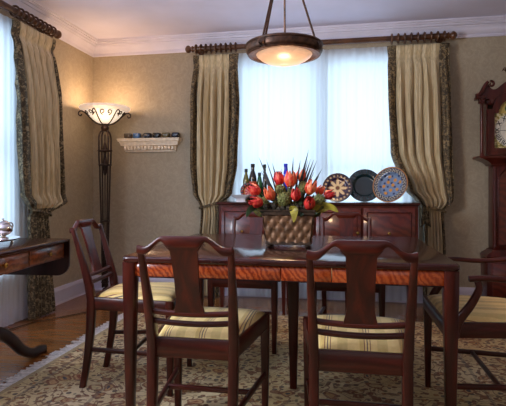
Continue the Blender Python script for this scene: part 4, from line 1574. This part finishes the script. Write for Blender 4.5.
MB().box(-0.215, 0.215, F_ + 0.04, 0, 1.80, 1.86, 0.004).build('hood_top', K, ck)
MB().box(-0.030, 0.030, F_ - 0.012, F_ + 0.03, 1.92, 2.030, 0.003).build('finial_plinth', K, ck)
MB().lathe([(0.016, 2.03), (0.010, 2.04), (0.022, 2.055), (0.026, 2.070), (0.016, 2.088), (0.006, 2.10), (0.008, 2.115), (0.001, 2.14)], (0.0, F_ + 0.008, 0), 18).build('finial', M['brass'], ck)
mb = MB()
for k in range(5):
    a = R(110 + 18 * k)
    mb.tube(catmull([(-0.03, F_ + 0.008, 2.035), (-0.05 + 0.02 * math.cos(a), F_ + 0.0, 2.06 + 0.012 * k), (-0.05 + 0.05 * math.cos(a), F_ - 0.006, 2.075 + 0.018 * math.sin(a))], 5), [0.003] * 10 + [0.001], 6)
mb.build('carved_spray', M['bronze'], ck)
# dial
dl = MB().prism([(-0.150, DZ - 0.150), (0.150, DZ - 0.150), (0.150, DZ + 0.150), (-0.150, DZ + 0.150)], F_ + 0.040, F_ + 0.044).build('dial_plate', M['spandrel'], ck, smooth=False)
pts = [(0.117 * math.cos(PI * i / 20), DZ + 0.150 + 0.117 * math.sin(PI * i / 20)) for i in range(21)]
MB().prism(pts, F_ + 0.039, F_ + 0.044).build('dial_arch', M['dial_arch'], dl, smooth=False)
MB().lathe([(0.147, 0), (0.147, 0.0015), (0.0, 0.0018)], (0, F_ + 0.0395, DZ), 64, 'y').build('dial_disc', M['dial'], dl)
MB().torus((0, F_ + 0.038, DZ), 0.100, 0.0012, axis='y', n=48, m=6).build('minute_ring', M['black'], dl)
NUM = ['XII', 'I', 'II', 'III', 'IV', 'V', 'VI', 'VII', 'VIII', 'IX', 'X', 'XI']
dg = None
for i, s in enumerate(NUM):
    cu = bpy.data.curves.new('numeral', 'FONT')
    cu.body = s
    cu.size = 0.050
    cu.offset = 0.0012
    cu.align_x = 'CENTER'; cu.align_y = 'CENTER'
    cu.extrude = 0.0006
    to = bpy.data.objects.new('numeral_source', cu)
    COL.objects.link(to)
    bpy.context.view_layer.update()
    me = bpy.data.meshes.new_from_object(to.evaluated_get(bpy.context.evaluated_depsgraph_get()))
    COL.objects.unlink(to); bpy.data.objects.remove(to)
    me.materials.clear(); me.materials.append(M['black'])
    o = bpy.data.objects.new('numeral', me)
    COL.objects.link(o)
    o.parent = dl
    a = PI / 2 - i * PI / 6
    o.matrix_local = Matrix.Translation((0.122 * math.cos(a), F_ + 0.0372, DZ + 0.122 * math.sin(a))) @ Matrix.Rotation(-(a - PI / 2) * 1.0, 4, 'Y') @ Matrix.Rotation(PI / 2, 4, 'X')
mb = MB()
mb.loft([[Vector((0.012, y, DZ - 0.003)), Vector((-0.118, y, DZ - 0.0015)), Vector((-0.118, y, DZ + 0.0015)), Vector((0.012, y, DZ + 0.003))] for y in (F_ + 0.034, F_ + 0.0355)])
mb.build('minute_hand', M['black'], dl, smooth=False)
mb = MB()
mb.loft([[Vector((-0.004, y, DZ)), Vector((0.045, y, DZ + 0.066)), Vector((0.050, y, DZ + 0.062)), Vector((0.004, y, DZ - 0.003))] for y in (F_ + 0.036, F_ + 0.037)])
mb.build('hour_hand', M['black'], dl, smooth=False)

# ------------------------------------------------------------------ drop-leaf side table by the left window
QX1, QY1 = -1.595, 2.665   # room side edge and far end
QX0, QY0 = -2.260, 1.55
qcx, qcy = (QX0 + QX1) / 2, (QY0 + QY1) / 2
sd = thing('drop_leaf_table', (-1.889, 2.094, 0), 'mahogany drop leaf pedestal table with drawers at the left by the window', 'side table', None, R(4.35))
ax_, ay_ = (QX1 - QX0) / 2, (QY1 - QY0) / 2
QZ = 0.765
MB().loft([rrect(ax_ - 0.004, ay_ - 0.004, 0.01, QZ - 0.020), rrect(ax_, ay_, 0.012, QZ - 0.015), rrect(ax_, ay_, 0.012, QZ - 0.005), rrect(ax_ - 0.004, ay_ - 0.004, 0.01, QZ)]).build('tabletop', M['polished'], sd, ang=50)
MB().box(-ax_ + 0.04, ax_ - 0.03, -ay_ + 0.02, ay_ - 0.006, QZ - 0.115, QZ - 0.020).build('apron', M['brown_flame'], sd, smooth=False)
for (y0, y1) in ((-ay_ + 0.05, -0.30), (-0.285, 0.16), (0.175, ay_ - 0.035)):
    dr = MB().box(ax_ - 0.032, ax_ - 0.020, y0, y1, QZ - 0.105, QZ - 0.030, 0.003).build('drawer', M['brown_flame'], sd)
    MB().lathe([(0.005, 0), (0.005, 0.010), (0.012, 0.014), (0.013, 0.020), (0.006, 0.026)], (ax_ - 0.020, (y0 + y1) / 2, QZ - 0.066), 14, 'x').build('knob', M['brass'], dr)
# hanging leaf at the far end, rounded lower corners
for s, yy in ((1, ay_ + 0.002),):
    r = 0.075
    w = ax_ - 0.002
    pts = [(-w, QZ - 0.006), (-w, QZ - 0.225 + r)] + [(-w + r - r * math.cos(R(a)), QZ - 0.225 + r - r * math.sin(R(a))) for a in range(15, 90, 15)] + [(-w + r, QZ - 0.225), (w - r, QZ - 0.225)] + \
          [(w - r + r * math.sin(R(a)), QZ - 0.225 + r - r * math.cos(R(a))) for a in range(15, 90, 15)] + [(w, QZ - 0.225 + r), (w, QZ - 0.006)]
    MB().prism(pts, yy, yy + 0.016).build('hanging_leaf', M['dark_mahogany'], sd, smooth=False)
pyc = 0.24
MB().lathe([(0.055, QZ - 0.115), (0.050, QZ - 0.13), (0.030, QZ - 0.16), (0.034, QZ - 0.22), (0.060, QZ - 0.36), (0.062, QZ - 0.40), (0.040, QZ - 0.44), (0.055, QZ - 0.46), (0.058, QZ - 0.56), (0.04, QZ - 0.58)], (0, pyc, 0), 24).build('pedestal', M['mahogany'], sd)
for k, ang_ in enumerate((84, 146, 214, 266)):
    a = R(ang_)
    ca, sa = math.cos(a), math.sin(a)
    p = [(0.03, 0.24), (0.12, 0.245), (0.22, 0.180), (0.32, 0.085), (0.42, 0.036), (0.50, 0.032), (0.535, 0.026)]
    pts = catmull([(r * ca, pyc + r * sa, z) for r, z in p], 5)
    k_ = len(pts)
    MB().bar(pts, [0.052 - 0.012 * i / (k_ - 1) for i in range(k_)], [0.074 - 0.026 * i / (k_ - 1) for i in range(k_)], bev=0.5).build('leg', M['dark_mahogany'], sd, ang=50)
    tx, ty = 0.535 * ca, pyc + 0.535 * sa
    MB().lathe([(0.012, 0), (0.018, 0.004), (0.020, 0.012), (0.016, 0.022), (0.010, 0.028)], (tx, ty, 0), 14).build('toe', M['dark_mahogany'], sd)

# silver on it
TXX, TYY = -1.835, 2.345
tr = thing('silver_tray', (TXX - 0.04, TYY - 0.02, QZ), 'oval silver footed tray holding the silver on the side table', 'tray')
def oval(a, b, z, n=40):
    return [Vector((a * math.cos(2 * PI * i / n), b * math.sin(2 * PI * i / n), z)) for i in range(n)]
MB().loft([oval(0.13, 0.17, 0.018), oval(0.135, 0.175, 0.017), oval(0.150, 0.190, 0.024), oval(0.150, 0.190, 0.027), oval(0.132, 0.172, 0.021)]).build('tray_plate', M['silver'], tr)
for a in (35, 145, 215, 325):
    MB().lathe([(0.010, 0), (0.006, 0.008), (0.008, 0.018)], (0.11 * math.cos(R(a)), 0.145 * math.sin(R(a)), 0), 10).build('foot', M['silver'], tr)


def silver_pot(x, y, h, r, label, cat, name, spout=False):
    t = thing(name, (x, y, QZ + 0.0215), label, cat)
    prof = [(0.55 * r, 0), (0.60 * r, 0.06 * h), (0.32 * r, 0.10 * h), (0.30 * r, 0.16 * h), (0.62 * r, 0.22 * h), (0.95 * r, 0.36 * h), (1.0 * r, 0.50 * h), (0.9 * r, 0.62 * h), (0.68 * r, 0.72 * h), (0.72 * r, 0.75 * h)]
    MB().lathe(prof, n=28).build('body', M['silver'], t)
    MB().lathe([(0.70 * r, 0.755 * h), (0.62 * r, 0.80 * h), (0.36 * r, 0.87 * h), (0.10 * r, 0.90 * h), (0.08 * r, 0.93 * h), (0.16 * r, 0.96 * h), (0.04 * r, h)], n=28).build('lid', M['silver'], t)
    MB().tube(catmull([(0.1 * r, 0.92 * r, 0.38 * h), (0.1 * r, 1.35 * r, 0.46 * h), (0.1 * r, 1.5 * r, 0.62 * h), (0.1 * r, 1.25 * r, 0.74 * h), (0.1 * r, 0.72 * r, 0.72 * h)], 5), 0.0042, 8).build('handle', M['silver'], t)
    if spout:
        MB().tube(catmull([(0, -0.9 * r, 0.35 * h), (0, -1.4 * r, 0.5 * h), (0, -1.6 * r, 0.75 * h)], 5), [0.014 - 0.0007 * i for i in range(11)], 10).build('spout', M['silver'], t)
    else:
        MB().tube(catmull([(0, -0.92 * r, 0.38 * h), (0, -1.35 * r, 0.46 * h), (0, -1.5 * r, 0.62 * h), (0, -1.25 * r, 0.74 * h), (0, -0.72 * r, 0.72 * h)], 5), 0.0042, 8).build('handle', M['silver'], t)
    return t


silver_pot(-1.815, 2.375, 0.115, 0.050, 'small silver covered sugar bowl with loop handles on the tray', 'sugar bowl', 'sugar_bowl')
silver_pot(-1.955, 2.38, 0.24, 0.062, 'taller silver teapot at the left picture edge behind the sugar bowl', 'teapot', 'teapot', spout=True)
# lamp cord lying on the floor by the baseboard
cord = MB().tube(catmull([(-2.20, 4.30, 0.006), (-2.10, 4.0, 0.005), (-2.22, 3.75, 0.005), (-2.38, 3.50, 0.005), (-2.44, 3.30, 0.006), (-2.47, 3.1, 0.006)], 6), 0.004, 6).build('power_cord', M['black'])
tag(cord, 'thin dark power cord on the floor boards by the left wall', 'cord')
